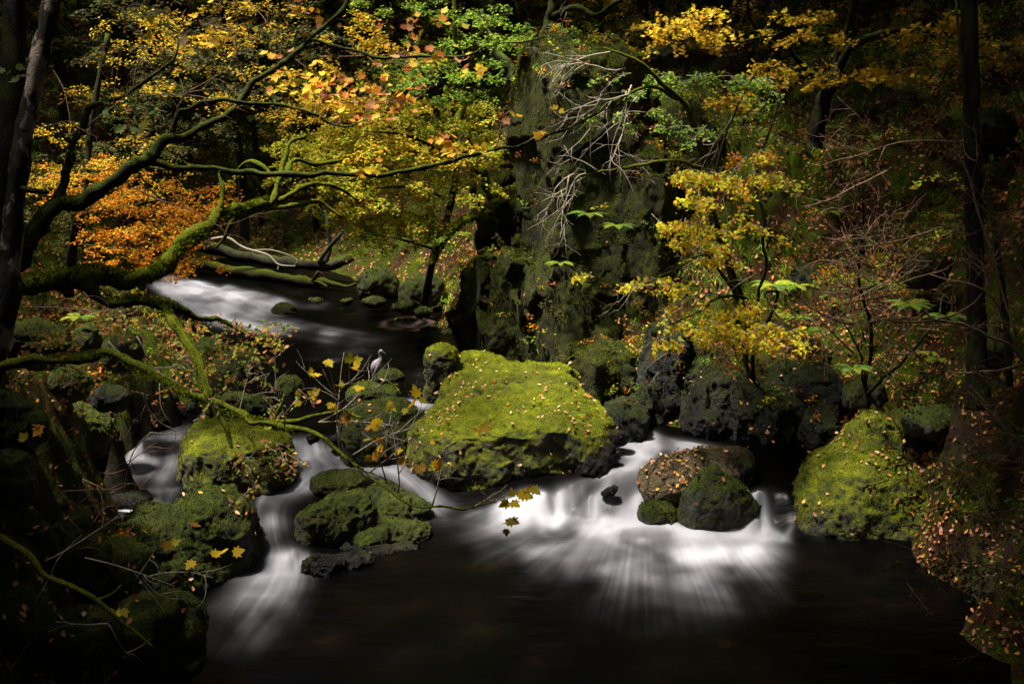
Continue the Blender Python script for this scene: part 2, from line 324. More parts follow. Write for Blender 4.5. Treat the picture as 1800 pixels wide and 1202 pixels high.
mr2 = N(nt, 'MapRange'); mr2.inputs[1].default_value = .45; mr2.inputs[2].default_value = .2; nt.links.new(sp.outputs[2], mr2.inputs[0])
c2 = mixc(nt, mr2.outputs[0], c1, ramp(nt, noi(nt, 5, 7, .7), [(.35, (.012, .01, .008)), (.7, (.055, .045, .032))]).outputs[0])
nt.links.new(c2, b.inputs['Base Color']); b.inputs['Roughness'].default_value = .95; b.inputs['Specular IOR Level'].default_value = .06
bp = N(nt, 'Bump'); bp.inputs['Strength'].default_value = 1; bp.inputs['Distance'].default_value = .08; nt.links.new(noi(nt, 16, 8, .75), bp.inputs['Height']); nt.links.new(bp.outputs[0], b.inputs['Normal'])
M['floor'] = m
tag(land.build('ground', M['floor'], smooth=True), kind='structure')

# ------------------------------------------------------------------ the stream: one sheet, its white water laid along the currents
wy = np.concatenate([np.linspace(-12, 13, 12, endpoint=False), np.arange(13, 30, .04), np.arange(30, 56, .08), np.linspace(56, 90, 20)]); ws = np.linspace(-.5, .5, 1000)
WY, WS = np.meshgrid(wy, ws, indexing='ij'); WX = WS*np.maximum(WY, 13)
foam = np.zeros(WY.shape); tint = np.zeros(WY.shape)
dyc = np.gradient(wy)
def ribbon(secs, n=260, gain=.55, edge=.5, streak=1., acc=None, wob=.02, ab=None):
    """strands of moving water between cross sections (x1,y1,x2,y2,z,strength)"""
    acc = foam if acc is None else acc
    if ab is not None: A, B, I = ab
    else: A = np.array([G(s[0], s[1], s[4])[:2] for s in secs]); B = np.array([G(s[2], s[3], s[4])[:2] for s in secs]); I = np.array([s[5] for s in secs], float)
    row = np.hstack([A, B, I[:, None]]); path = spline(row, 60); A, B, I = path[:, :2], path[:, 2:4], np.clip(path[:, 4], 0, 2)
    n = int(n*1.5); t = (np.arange(n)+rng.random(n))/n
    st = np.exp(streak*.55*(fbm(np.stack([t*14, t*0+rng.random()*50, t*0], -1), 4)*1.3+rng.normal(size=n)*.35)); st /= st.mean()
    e = np.clip(np.minimum(t, 1-t)/(edge*.5+1e-6), 0, 1); e = e*e*(3-2*e)
    reach = np.exp(rng.normal(size=n)*.4-.1)
    L = np.linspace(0, 1, len(A))
    pts = A[:, None]*(1-t)[None, :, None]+B[:, None]*t[None, :, None]
    pts = pts+wob*noise(np.stack([np.broadcast_to(t*25, pts.shape[:2]), np.broadcast_to(L[:, None]*5, pts.shape[:2]), np.zeros(pts.shape[:2])], -1))[..., None]
    Iv = np.stack([np.interp(L/max(r_, .3), L, I) if I[-1] < .1 else I for r_ in reach], 1); Iv = Iv*(np.clip((1-L[:, None])*1.6, 0, 1)**1.5 if I[-1] < .1 else 1.); fl = .65+.7*np.clip(.5+noise(np.stack([np.broadcast_to(t*90, Iv.shape), np.broadcast_to(L[:, None]*3+t*7, Iv.shape), np.zeros(Iv.shape)], -1)), 0, 1); Iv = Iv*fl*np.clip(1+.9*fbm(np.stack([pts[..., 0]*1.6, pts[..., 1]*1.1, pts[..., 0]*0+4], -1), 3), .25, 2)
    seg = np.linalg.norm(np.diff(pts, axis=0), axis=2); seg = np.vstack([seg, seg[-1:]])
    Wd = np.linalg.norm(B-A, axis=1)[:, None]/n
    # refine along the strand
    k = max(1, int(np.ceil(seg.max()/.03)))
    for q in range(k):
        f = q/k; pp = pts.copy(); pp[:-1] = pts[:-1]*(1-f)+pts[1:]*f
        x = pp[..., 0]; y = pp[..., 1]
        r = np.interp(y, wy, np.arange(len(wy))); c = (x/np.maximum(y, 13)+.5)*(len(ws)-1)
        w = Iv*st[None]*e[None]*Wd*seg/k*gain
        ok = (r > 0) & (r < len(wy)-2) & (c > 0) & (c < len(ws)-2)
        r = r[ok]; c = c[ok]; w = w[ok]; r0 = r.astype(int); c0 = c.astype(int); fr = r-r0; fc = c-c0
        w = w/(dyc[r0]*(wy[r0]/(len(ws)-1)))
        for dr, dc, wt in ((0, 0, (1-fr)*(1-fc)), (1, 0, fr*(1-fc)), (0, 1, (1-fr)*fc), (1, 1, fr*fc)):
            np.add.at(acc, (r0+dr, c0+dc), w*wt)
# far rapids and their tail past the heron
ribbon([(300,482,255,500,.6,1.4),(360,500,290,530,.4,2.2),(430,525,340,560,.2,2.2),(500,548,430,585,.1,1.8),(600,575,530,600,0,.7),(720,590,640,628,0,.25),(800,610,740,660,0,.04)], 500, edge=.6)
ribbon([(400,500,375,512,.5,1.2),(450,508,400,528,.45,1.2),(505,523,460,545,.25,1.3),(530,534,500,556,.05,.15)], 200)
ribbon([(520,540,515,546,0,.3),(580,535,570,548,0,.1)], 50)
ribbon([(560,640,555,650,0,.0),(640,618,640,626,0,.22),(760,620,760,630,0,.14),(820,650,800,660,0,0)], 80)
ribbon([(540,600,520,640,0,0),(640,590,640,650,0,.16),(760,600,740,690,0,.14),(860,640,800,720,0,0)], 300, edge=1)
ribbon([(700,700,690,712,0,.1),(735,702,730,718,0,.5),(770,706,770,722,0,.1)], 60)
# leaf-flecked eddy under the far bank
for q in range(7):
    a = np.linspace(q*1.9, q*1.9+2.2+rng.random()*1.5, 7); rx = 56-7*q; ry = 12-1.5*q
    ribbon([(722+rx*math.cos(k)-1, 568+ry*math.sin(k)-1, 722+rx*math.cos(k)+2, 568+ry*math.sin(k)+2, 0, .22*rng.random()+.03) for k in a], 24, acc=tint, wob=.12)
# right channel, its cascade, and the plume in the lower pool
ribbon([(1070,742,1085,738,0,.4),(1078,775,1190,774,-.1,.75),(1085,800,1300,797,-.15,.38),(1050,826,1190,812,-.25,.4),(1000,845,1150,836,-.36,.3),(955,868,1150,850,-.5,.25),(940,888,1150,885,-.75,.35),(925,906,1155,918,-1,1.2)], 520, edge=.25, streak=1.3)
ribbon([(1085,785,1110,765,-.1,.9),(1100,815,1170,790,-.2,.7),(1020,845,1130,828,-.35,.3)], 200)
for x0, x1, s in ((960, 1005, .9), (1018, 1085, 1.5), (1098, 1150, 1.3)):
    ribbon([(x0+10, 858, x1, 848, -.42, .2), (x0+2, 880, x1+4, 878, -.7, 2.4*s), (x0-10, 908, x1+8, 912, -1, 2.*s), (x0-40, 925, x1+30, 930, -1, .8)], 160, edge=.9)
def fan(S_, E_, prof, n, streak=1.3, z=-1., bow=0.):
    """strands that leave the line S_ and spread, never crossing, to the line E_"""
    s = spline(np.array([G(*q, z)[:2] for q in S_]), 20); e = spline(np.array([G(*q, z)[:2] for q in E_]), 20); K = 26
    for k in range(K):
        rows = []
        for u, I_ in zip(np.linspace(0, 1, len(prof)), prof):
            q = []
            for t in (k/K, (k+1)/K):
                a_ = np.array([np.interp(t*(len(s)-1), np.arange(len(s)), s[:, c]) for c in (0, 1)]); c_ = np.array([np.interp(t*(len(e)-1), np.arange(len(e)), e[:, c]) for c in (0, 1)])
                q.append(a_*(1-u)+c_*u+bow*math.sin(u*math.pi)*np.array([0, -1.]))
            rows.append((q[0], q[1], I_))
        ribbon_w(rows, n//K, streak, end=.25 if k in (0, K-1) else 0)
def ribbon_w(rows, n, streak, end):
    A = np.array([r[0] for r in rows]); B = np.array([r[1] for r in rows]); I = np.array([r[2] for r in rows], float)
    ribbon(None, n, 1., end, streak, ab=(A, B, I))
fan([(925,903),(985,910),(1050,916),(1110,919),(1165,920),(1250,934),(1345,929)], [(690,916),(780,965),(870,1035),(1000,1095),(1140,1140),(1270,1150),(1390,1090),(1425,962)], [1.3,1.15,.8,.5,.32,.2,.11,.05,.015,0], 3200, .9)
fan([(940,906),(1000,911),(1060,916),(1120,919),(1160,921)], [(840,930),(890,965),(960,990),(1090,985),(1180,965)], [.9,.7,.3,.12,.04,0], 1100, .9)
fan([(1230,932),(1290,932),(1348,929)], [(1130,990),(1230,1040),(1340,1010)], [.3,.5,.3,.15,.06,.02,0], 700, .9)
ribbon([(575,798,690,786,-.3,.7),(600,822,706,812,-.42,.9),(655,850,735,836,-.6,.5)], 240, edge=.7)
ribbon([(1312,878,1338,874,-.42,.6),(1312,905,1345,900,-.8,1.4),(1285,928,1362,930,-1,1.6),(1180,960,1385,958,-1,.8),(1060,990,1310,1010,-1,.3),(980,1020,1250,1050,-1,0)], 300, edge=.6)
ribbon([(1330,940,1335,955,-1,.8),(1390,946,1395,954,-1,.5)], 60)
ribbon([(1404,885,1409,886,-.5,.2),(1385,930,1393,934,-.9,.7),(1370,950,1378,954,-1,.7)], 40)
ribbon([(1185,888,1200,884,-.6,.5),(1190,915,1205,912,-1,1.),(1195,924,1225,918,-1,.5)], 60)
ribbon([(1165,880,1200,862,-.45,.3),(1160,893,1192,884,-.6,.6)], 60)
# left of the great boulder
ribbon([(570,800,590,783,-.3,.5),(610,815,650,795,-.35,1.1),(665,838,700,812,-.45,1.2),(712,862,733,842,-.65,.9),(742,893,772,878,-.95,1.1),(790,922,850,905,-1,.9),(860,948,960,922,-1,.4),(920,985,1030,960,-1,0)], 380, edge=.6)
ribbon([(506,770,572,772,0,.15),(504,785,576,786,-.2,1.),(500,804,585,804,-.36,1.5),(480,826,620,822,-.42,.8),(450,860,590,850,-.52,.5),(440,900,530,885,-.65,.28),(442,945,530,945,-.77,.12),(445,966,540,966,-.8,.35),(435,990,548,992,-1,1.2)], 420, edge=.4, streak=1.3)
ribbon([(590,818,640,820,-.42,.3),(540,850,575,850,-.52,.7),(460,880,540,880,-.6,.3),(440,905,500,910,-.68,0)], 240, edge=.8)
for k in range(7): ribbon([(500+k*6.5,966,503+k*6.5,966,-.78,1.),(496+k*7.5,994,500+k*7.5,994,-1,2.)], 20, edge=.2)
ribbon([(434,988,556,992,-1,1.3),(395,1015,575,1025,-1,1.),(350,1055,560,1075,-1,.5),(318,1100,520,1130,-1,.26),(290,1150,470,1175,-1,.1),(270,1190,430,1202,-1,0)], 800, edge=1., streak=1.)
# cascade by the left bank
ribbon([(300,736,350,745,0,.15),(250,765,330,775,-.1,.45),(215,782,325,788,-.22,.7),(205,808,335,812,-.45,2.),(170,840,330,835,-.5,1.4),(125,872,300,868,-.55,.6),(90,900,240,895,-.58,0)], 520, edge=.5, streak=1.1)
ribbon([(210,860,330,855,-.52,.3),(250,885,310,880,-.55,.3)], 120)
ribbon([(300,880,340,885,-.55,.1),(190,896,240,893,-.62,.5),(168,918,200,918,-.88,.6)], 120)
def blur(a, k):
    for _ in range(k):
        a = (np.roll(a, 1, 0)+2*a+np.roll(a, -1, 0))/4; a = (np.roll(a, 1, 1)+2*a+np.roll(a, -1, 1))/4
    return a
foam = foam*np.clip(1+.75*fbm2(WX*.9+3*noise(np.stack([WX*.3, WY*.3, WX*0], -1)), WY*1.3, 4, 6.), .35, 1.7); soft = blur(foam, 14); foam = .09*foam+.22*blur(foam, 2)+.36*blur(foam, 9)+.33*blur(foam, 40)
WZ = water_h(WX, WY); WZ = blur(WZ, 9)
slope = np.hypot(np.gradient(WZ, axis=0)/dyc[:, None], np.gradient(WZ, axis=1)/(np.maximum(WY, 13)/1000))
WZ = WZ+.035*np.tanh(soft)+.05*np.tanh(soft)*fbm2(WX*2.2, WY*2.2, 2, 5)+.16*np.tanh(soft*1.5)*np.clip(slope*1.2, 0, 1)*fbm2(WX*2.6, WY*1.2, 2, 8)+.008*noise(np.stack([WX*1.5, WY*4, WX*0], -1))
cov = np.clip(1-np.exp(-1.0*foam**1.15), 0, .97); tn = np.clip(1-np.exp(-1.6*blur(tint, 2)), 0, 1)
wb = Buf(); wb.add(np.stack([WX, WY, WZ], -1).reshape(-1, 3), quads=grid_faces(*WX.shape), col=np.stack([cov, tn, np.clip(slope, 0, 1)], -1).reshape(-1, 3))
m, nt, b = mat('stream_water'); at = N(nt, 'Attribute', attribute_name='Col'); sc = N(nt, 'SeparateColor'); nt.links.new(at.outputs['Color'], sc.inputs[0])
b.inputs['Roughness'].default_value = .3; b.inputs['Specular IOR Level'].default_value = .06
nt.links.new(ramp(nt, noi(nt, .9, 5, .6), [(.45, (.0004, .0004, .0004)), (.62, (.0016, .0012, .0009)), (.75, (.006, .0035, .0015))]).outputs[0], b.inputs['Base Color'])
wbp = N(nt, 'Bump'); wbp.inputs['Strength'].default_value = .35; wbp.inputs['Distance'].default_value = .05; nt.links.new(noi(nt, 2.0, 3, .5, (1, 2.5, 1)), wbp.inputs['Height']); nt.links.new(wbp.outputs[0], b.inputs['Normal'])
fo = N(nt, 'BsdfPrincipled'); fo.inputs['Base Color'].default_value = (.42, .42, .455, 1); fo.inputs['Roughness'].default_value = .6; fo.inputs['Specular IOR Level'].default_value = .1
mx = N(nt, 'MixShader'); nt.links.new(sc.outputs[0], mx.inputs[0]); nt.links.new(b.outputs[0], mx.inputs[1]); nt.links.new(fo.outputs[0], mx.inputs[2])
lf = N(nt, 'BsdfDiffuse'); lf.inputs[0].default_value = (.26, .17, .14, 1); mx2 = N(nt, 'MixShader'); nt.links.new(sc.outputs[1], mx2.inputs[0]); nt.links.new(mx.outputs[0], mx2.inputs[1]); nt.links.new(lf.outputs[0], mx2.inputs[2])
nt.links.new(mx2.outputs[0], nt.nodes['Material Output'].inputs[0])
tag(wb.build('water', m, smooth=True), kind='structure')
# ------------------------------------------------------------------ rocks: lumps fused into one skin, then weathered
def dep(px, py, z=0.): return G(px, py, z) @ FW + CAMZ*math.sin(PITCH)
def sphere_grid(n=40):
    u = np.linspace(0, 2*np.pi, n, endpoint=False); v = np.linspace(-np.pi/2, np.pi/2, n//2+1)
    return np.meshgrid(u, v)
def rot(rx=0, ry=0, rz=0): return np.array(Matrix.Rotation(R(rz), 3, 'Z') @ Matrix.Rotation(R(ry), 3, 'Y') @ Matrix.Rotation(R(rx), 3, 'X'))
def blob(px0, px1, py0, py1, d, dr=.8, sq=2.2, rx=0, ry=0, rz=0, ryad=None):
    c = P((px0+px1)/2, (py0+py1)/2, d); a = (px1-px0)/2/F*d; h = (py1-py0)/2/F*d
    return (c, (a, ryad or a*dr, h), sq, rot(rx, ry, rz))
def sit(px0, px1, py0, py1, z=0., dr=.8, sq=2.2, rx=0, ry=0, rz=0, sink=.0):
    """a lump standing in water of level z: its front waterline seen at py1, its top at py0"""
    df = dep((px0+px1)/2, py1, z); a = (px1-px0)/2/F*df; b = a*dr; g = G((px0+px1)/2, py1, z); c = g+np.array([0, b*.93, -sink])
    a *= (c[1]/g[1]); v = c-C0; cd = v@FW; pyc = 601-F*(v@UP)/cd; h = (pyc-py0)/F*cd; th = math.atan2(-v[2], v[1])
    h = math.sqrt(max((h*h-(b*math.sin(th))**2), (b*.25)**2))/math.cos(th)
    return (np.array([(((px0+px1)/2)-900)/F*cd, c[1], c[2]]), (a, b, h), sq, rot(rx, ry, rz))
def blob_mesh(bl):
    V = []; Q = []; o = 0; n = 36
    U, W_ = sphere_grid(n)
    for c, r, sq, m_ in bl:
        e = 2/sq; f = lambda t: np.sign(t)*np.abs(t)**e
        v = np.stack([r[0]*f(np.cos(W_))*f(np.cos(U)), r[1]*f(np.cos(W_))*f(np.sin(U)), r[2]*f(np.sin(W_))], -1)
        v = v.reshape(-1, 3) @ m_.T + c; rows, colm = U.shape
        i = np.arange(rows-1)[:, None]*colm; j = np.arange(colm)[None]; k = (j+1) % colm
        Q.append(np.stack([i+j, i+k, i+colm+k, i+colm+j], -1).reshape(-1, 4)+o); V.append(v); o += len(v)
    return np.vstack(V), np.vstack(Q)
def fuse(bl, voxel, sm=5):
    v, q = blob_mesh(bl); me = bpy.data.meshes.new('t'); me.from_pydata(v.tolist(), [], q.tolist()); me.update()
    o = bpy.data.objects.new('t', me); link(o)
    r_ = o.modifiers.new('r', 'REMESH'); r_.mode = 'VOXEL'; r_.voxel_size = voxel*3.2
    if sm: s = o.modifiers.new('s', 'SMOOTH'); s.iterations = sm; s.factor = .5
    s = o.modifiers.new('d', 'SUBSURF'); s.levels = 2; s.render_levels = 2
    dg = bpy.context.evaluated_depsgraph_get(); ev = o.evaluated_get(dg).to_mesh()
    nv = len(ev.vertices); V = np.empty(nv*3, np.float32); ev.vertices.foreach_get('co', V)
    Nn = np.empty(nv*3, np.float32); ev.vertices.foreach_get('normal', Nn)
    qs = [tuple(p.vertices) for p in ev.polygons]
    t = np.array([p for p in qs if len(p) == 3], int).reshape(-1, 3); q = np.array([p for p in qs if len(p) == 4], int).reshape(-1, 4)
    bpy.data.objects.remove(o, do_unlink=True); bpy.data.meshes.remove(me)
    return V.reshape(-1, 3).astype(float), Nn.reshape(-1, 3).astype(float), t, q
SURF = {}          # surfaces that fallen leaves and moss settle on
def face_data(V, t, q):
    tri = np.vstack([t, q[:, [0, 1, 2]], q[:, [0, 2, 3]]]) if len(q) else t
    a, b_, c = V[tri[:, 0]], V[tri[:, 1]], V[tri[:, 2]]; n = np.cross(b_-a, c-a); ar = np.linalg.norm(n, axis=1)/2
    return a, b_, c, nrm(n), ar
def sample(fd, dens, cond):
    a, b_, c, n, ar = fd; ok = cond((a+b_+c)/3, n); w = ar*ok*dens; k = rng.poisson(w); i = np.repeat(np.arange(len(a)), k)
    u = rng.random((len(i), 2)); fl = u.sum(1) > 1; u[fl] = 1-u[fl]
    return a[i]+u[:, :1]*(b_[i]-a[i])+u[:, 1:]*(c[i]-a[i]), n[i]
def moss_blades(fd, dens, pal, L=.035, nz=.15, low=-1.5):
    p, n = sample(fd, dens, lambda c, n: (n[:, 2]+.8*noise(c*1.9)+.4*noise(c*5) > nz) & (c[:, 2] > low))
    bf = Buf(); k = len(p)
    if not k: return None
    d = nrm(n*.8+np.array([0, 0, .3])+rng.normal(size=(k, 3))*.45); s = nrm(np.cross(d, rng.normal(size=(k, 3))))
    l = L*rng.uniform(.5, 1.5, (k, 1)); v = np.stack([p-s*l*.32-n*.01, p+s*l*.32-n*.01, p+d*l], 1).reshape(-1, 3)
    bf.add(v, np.arange(k*3).reshape(-1, 3), None, np.repeat(cols(pal, k, .3)*(1+.35*noise(p*1.7))[:, None].clip(.3, 2), 3, 0)); return bf
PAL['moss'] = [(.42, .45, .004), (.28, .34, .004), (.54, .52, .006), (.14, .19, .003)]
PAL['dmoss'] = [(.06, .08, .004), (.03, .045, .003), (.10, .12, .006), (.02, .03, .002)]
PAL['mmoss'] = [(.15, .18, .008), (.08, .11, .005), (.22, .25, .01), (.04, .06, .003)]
def rock(name, label, cat, bl, mt, voxel=.06, a=(.12, .06, .02), f=(.8, 2.6, 9), facet=.5, fs=.55, moss=None, md=500, lit=0, group=None, sm=4, nz=.4, ml=.035, low=-1.2, ridge=False):
    V, n, t, q = fuse(bl, voxel, sm)
    off = rng.random(3)*40
    d = a[0]*fbm(V*f[0]+off, 3)+a[1]*(fbm(V*f[1]+off, 3)*.6 if not ridge else .5-1.3*np.abs(fbm(V*np.array([1, 1, .4])*f[1]+off, 4)))+a[2]*fbm(V*f[2]+off, 3)
    fd_ = a[2]*fbm(V*f[2]+off, 3); V = V+n*(d-fd_)[:, None]; d = fd_
    if facet:
        for sc, amt in ((fs, facet), (fs*.42, facet*.9 if ridge else facet*.7)):
            lo, hi = V.min(0), V.max(0); k = int(np.clip(np.prod(hi-lo)/sc**3*1.6, 8, 420)); sd = lo+rng.random((k, 3))*(hi-lo)
            W_ = V+.18*sc*fbm(V*1.5/sc, 2)[:, None]; best = np.full(len(V), 1e9); ix = np.zeros(len(V), int)
            for q_ in range(k):
                dd = ((W_-sd[q_])*np.array([1, 1, .6 if ridge else 1])); dd = (dd*dd).sum(1); m_ = dd < best; best[m_] = dd[m_]; ix[m_] = q_
            # also split cells by the way the surface faces
            ix = ix*8+(n[:, 0] > .25)*1+(n[:, 0] < -.25)*2+(n[:, 2] > .55)*4
            u_, inv = np.unique(ix, return_inverse=True); cnt = np.bincount(inv)
            mean = np.stack([np.bincount(inv, V[:, c_]) for c_ in range(3)], 1)/cnt[:, None]; mn = nrm(np.stack([np.bincount(inv, n[:, c_]) for c_ in range(3)], 1)+rng.normal(size=(len(cnt), 3))*.12*cnt[:, None])
            dist = ((V-mean[inv])*mn[inv]).sum(1); V = V-mn[inv]*(np.clip(dist, -sc*.5, sc*.5)*amt)[:, None]
    V = V+n*d[:, None]
    bf = Buf(); bf.add(V, t, q)
    fd = face_data(V, t, q); base = V.mean(0); base[2] = V[:, 2].min()
    if moss:
        root = thing(name, label, cat, base, group); bf.build('rock_body', M[mt], root, smooth=not ridge)
        mb_ = moss_blades(fd, md, moss, ml, nz, low)
        if mb_: mb_.build('moss_cover', M['blade'], root)
    else: root = bf.build(name, M[mt], None, not ridge); tag(root, label, cat, group)
    if lit: SURF[label] = (fd, lit)
    return root
D = dep
# the great boulder in mid-stream
d0 = D(880, 893, -.95)+1.75
rock('boulder', 'huge boulder in mid stream, its top bright with yellow green moss and fallen leaves', 'boulder', [
 blob(728, 1066, 706, 925, d0, .6, 3.8, 0, 2), blob(708, 900, 705, 915, d0-.1, .7, 2.5, 0, -18), blob(850, 1078, 682, 850, d0+.35, .62, 3.0, 0, 10),
 blob(820, 960, 640, 760, d0+1.1, 1.0, 2.6, 24, 0), blob(775, 940, 646, 760, d0+.9, 1.0, 2.6, 24, -12), blob(890, 1025, 632, 745, d0+1.3, .9, 2.5, 26, 8), blob(800, 1068, 682, 790, d0+.5, .6, 3, 22, 4),
 blob(765, 985, 740, 900, d0-.85, .5, 3.2, -6, 2), blob(698, 790, 770, 895, d0-.2, .8, 2.3, 0, -14)],
 'boulder', .045, (.16, .26, .03), (.6, 1.3, 6), facet=.6, fs=1.1, moss='moss', md=1500, lit=11, sm=4, nz=.36, ml=.022)
db = D(775, 722)+1.0
rock('boulder', 'head shaped mossy boulder behind the huge one, with a low leafy ridge on its right', 'boulder', [
 blob(745, 808, 602, 668, db, 1.0, 2.5), blob(752, 802, 640, 722, db, 1., 2.8), blob(742, 775, 655, 740, db-.1, 1., 2.4), blob(795, 905, 616, 690, db+1.0, .8, 2.4, 0, 14), blob(800, 900, 640, 730, db+.8, .8, 2.4)],
 'boulder', .04, (.05, .06, .02), (1.2, 2.2, 8), moss='moss', md=900, lit=4.5, ml=.03)
rock('boulder', 'flat grey green boulder wedged against the left foot of the huge one', 'boulder', [
 sit(592, 730, 706, 806, -.2, .8, 2.8, 0, -4), sit(640, 750, 698, 800, -.2, .9, 2.6)], 'boulder_dark', .045, (.05, .05, .015), facet=.6, fs=.7, moss='dmoss', md=300, lit=2.2)
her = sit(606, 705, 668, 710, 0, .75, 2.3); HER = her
rock('boulder', 'low mossy boulder in mid stream with the heron standing on it', 'boulder', [her], 'boulder_dark', .03, (.03, .03, .012), moss='mmoss', md=1100, lit=1.8, ml=.03)
rock('boulder', 'small dark mossy boulder just behind the heron', 'boulder', [sit(654, 712, 648, 672, 0, .8)], 'boulder_dark', .035, (.04, .05, .015), moss='dmoss', md=600, lit=1.2)
rock('boulder', 'small round mossy boulder alone in the stream, left of the heron', 'boulder', [sit(480, 538, 656, 696, 0, .9)], 'boulder_dark', .03, (.04, .03, .012), moss='dmoss', md=900)
rock('boulder', 'long low mossy boulder behind the mossy branch, above the square boulder', 'boulder', [sit(376, 450, 684, 738, 0, .8), sit(420, 482, 690, 735, 0, .8)], 'boulder_dark', .04, (.05, .05, .02), moss='dmoss', md=600, lit=.8)
rock('boulder', 'mossy boulder at the left edge of the upper pool, behind the oak leaves', 'boulder', [sit(328, 408, 588, 656, .0, .8), sit(375, 464, 600, 662, 0, .8)], 'boulder_dark', .05, (.08, .07, .02), moss='mmoss', md=500, lit=.8)
rock('boulder', 'tiny mossy boulder in the rapids far upstream', 'boulder', [sit(474, 526, 530, 555, .05, .8)], 'boulder_dark', .05, (.05, .06, .02))
d3 = D(410, 862, -.5)+1.3
rock('boulder', 'square mossy boulder with a split ledge, between the two left hand cascades', 'boulder', [
 sit(325, 512, 752, 866, -.5, .8, 3.0), sit(316, 430, 748, 850, -.5, .9, 2.5), blob(330, 460, 740, 800, d3+.2, .8, 2.8, 14, 4), sit(430, 520, 762, 862, -.5, .9, 2.4), blob(318, 400, 785, 835, d3-.7, .8, 2.4)],
 'boulder', .04, (.06, .08, .02), facet=.6, fs=.9, moss='mmoss', md=800, lit=.9, nz=.3, ml=.03)
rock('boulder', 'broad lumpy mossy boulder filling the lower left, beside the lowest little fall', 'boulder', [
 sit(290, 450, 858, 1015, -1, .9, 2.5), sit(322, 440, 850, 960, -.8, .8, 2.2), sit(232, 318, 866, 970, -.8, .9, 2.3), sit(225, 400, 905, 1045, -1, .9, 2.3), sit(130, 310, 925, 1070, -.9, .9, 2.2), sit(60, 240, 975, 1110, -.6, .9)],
 'boulder_dark', .045, (.16, .3, .04), (.7, 1.5, 6), moss='dmoss', md=900, lit=1.8, nz=.1, ml=.03)
rock('boulder', 'rounded mossy boulder at the left edge, left of the narrow side fall', 'boulder', [blob(50, 172, 893, 1010, 17.6, .9), blob(-60, 90, 880, 1030, 16.4, .9), blob(0, 130, 845, 940, 18.4, .8), blob(90, 200, 940, 1050, 17.4, .8)], 'boulder_dark', .045, (.14, .28, .04), moss='dmoss', md=600, lit=1.4, ml=.03)
rock('boulder', 'dark smooth rock half under the left cascade', 'boulder', [sit(190, 274, 856, 892, -.6, .9)], 'wet', .035, (.03, .03, .01), lit=1.5)
rock('boulder', 'little wet black rock at the mouth of the narrow side fall', 'boulder', [sit(166, 198, 880, 908, -.7, .9)], 'wet', .03, (.03, .03, .01))
rock('boulder', 'low black rock in the narrow side fall', 'boulder', [sit(178, 238, 897, 925, -.8, .9)], 'wet', .03, (.03, .03, .01))
rock('boulder', 'small mossy rock topmost of the group in the middle of the falls', 'boulder', [sit(550, 644, 828, 866, -.5, .8)], 'boulder_dark', .03, (.08, .14, .02), moss='dmoss', md=700, ml=.03)
rock('boulder', 'rounded mossy rock at the left of the group in the middle of the falls', 'boulder', [sit(545, 655, 860, 960, -.95, .85, 2.6), sit(526, 600, 888, 970, -.95, .9, 2.4), sit(590, 668, 885, 960, -.95, .9, 2.4)], 'boulder_dark', .035, (.12, .2, .03), moss='dmoss', md=700, lit=.8, ml=.03)
rock('boulder', 'dark rock at the foot of the slanting chute, left of the huge boulder', 'boulder', [sit(650, 757, 868, 918, -.95, .8), sit(640, 705, 846, 890, -.8, .8)], 'boulder_dark', .035, (.12, .2, .03), moss='dmoss', md=300, ml=.03)
rock('boulder', 'long low mossy rock at the edge of the dark pool', 'boulder', [sit(610, 766, 905, 956, -1, .55), sit(580, 680, 930, 968, -1, .7)], 'boulder_dark', .035, (.09, .16, .03), moss='dmoss', md=700, lit=.6, ml=.03)
rock('rock_ledge', 'flat wet black ledge beside the lowest little fall', 'rock', [sit(526, 600, 970, 1012, -1, .7, 2.6), sit(575, 660, 966, 1000, -1, .7, 2.4)], 'wet', .03, (.06, .14, .03), facet=.7, fs=.5)
rock('rock_ledge', 'thin wet shelf of rock awash at the edge of the dark pool', 'rock', [sit(590, 700, 954, 978, -1, .45, 2.5), sit(660, 750, 950, 970, -1, .5, 2.3)], 'wet', .03, (.06, .14, .03), facet=.7, fs=.5)
d5 = 24.6
rock('rock_slab', 'brown lichen coloured slab scattered with orange leaves, right of the main fall', 'rock', [blob(1122, 1300, 812, 868, d5, .55, 3.6, 36, -15), blob(1225, 1328, 790, 848, d5+.5, .6, 3.4, 34, -6), blob(1130, 1200, 850, 888, d5-.3, .6, 3)], 'slab', .03, (.03, .03, .015), facet=.6, fs=.4, sm=2, lit=26)
rock('boulder', 'dark rounded mossy boulder between the main fall and the spout on its right', 'boulder', [sit(1194, 1325, 840, 932, -1, .55, 2.9), sit(1212, 1285, 819, 928, -1, .6, 2.1), sit(1250, 1340, 868, 930, -1, .6, 2.6)], 'boulder_dark', .035, (.07, .08, .02), moss='dmoss', md=1000, lit=1, ml=.03)
rock('boulder', 'small black weedy rock low between the main fall and the rounded boulder', 'boulder', [sit(1120, 1194, 878, 925, -1, .9)], 'boulder_dark', .03, (.04, .05, .02), moss='dmoss', md=700, ml=.04)
rock('boulder', 'small bare grey rock behind the right end of the leafy slab', 'boulder', [sit(1292, 1330, 805, 842, -.2, .9, 3)], 'crag', .03, (.03, .04, .02), facet=.6, fs=.3)
rock('tree_stump', 'dark crooked stump wedged against the right foot of the huge boulder', 'stump', [blob(1052, 1110, 756, 786, D(1085, 800, -.2)+.1, .6, 2.8, 0, -10), blob(1045, 1092, 775, 830, D(1070, 825, -.3)+.1, .7, 2.4, 0, 20), blob(1010, 1070, 795, 870, D(1050, 840, -.4)+.2, .8)], 'wet', .03, (.03, .05, .03), facet=.6, fs=.25)
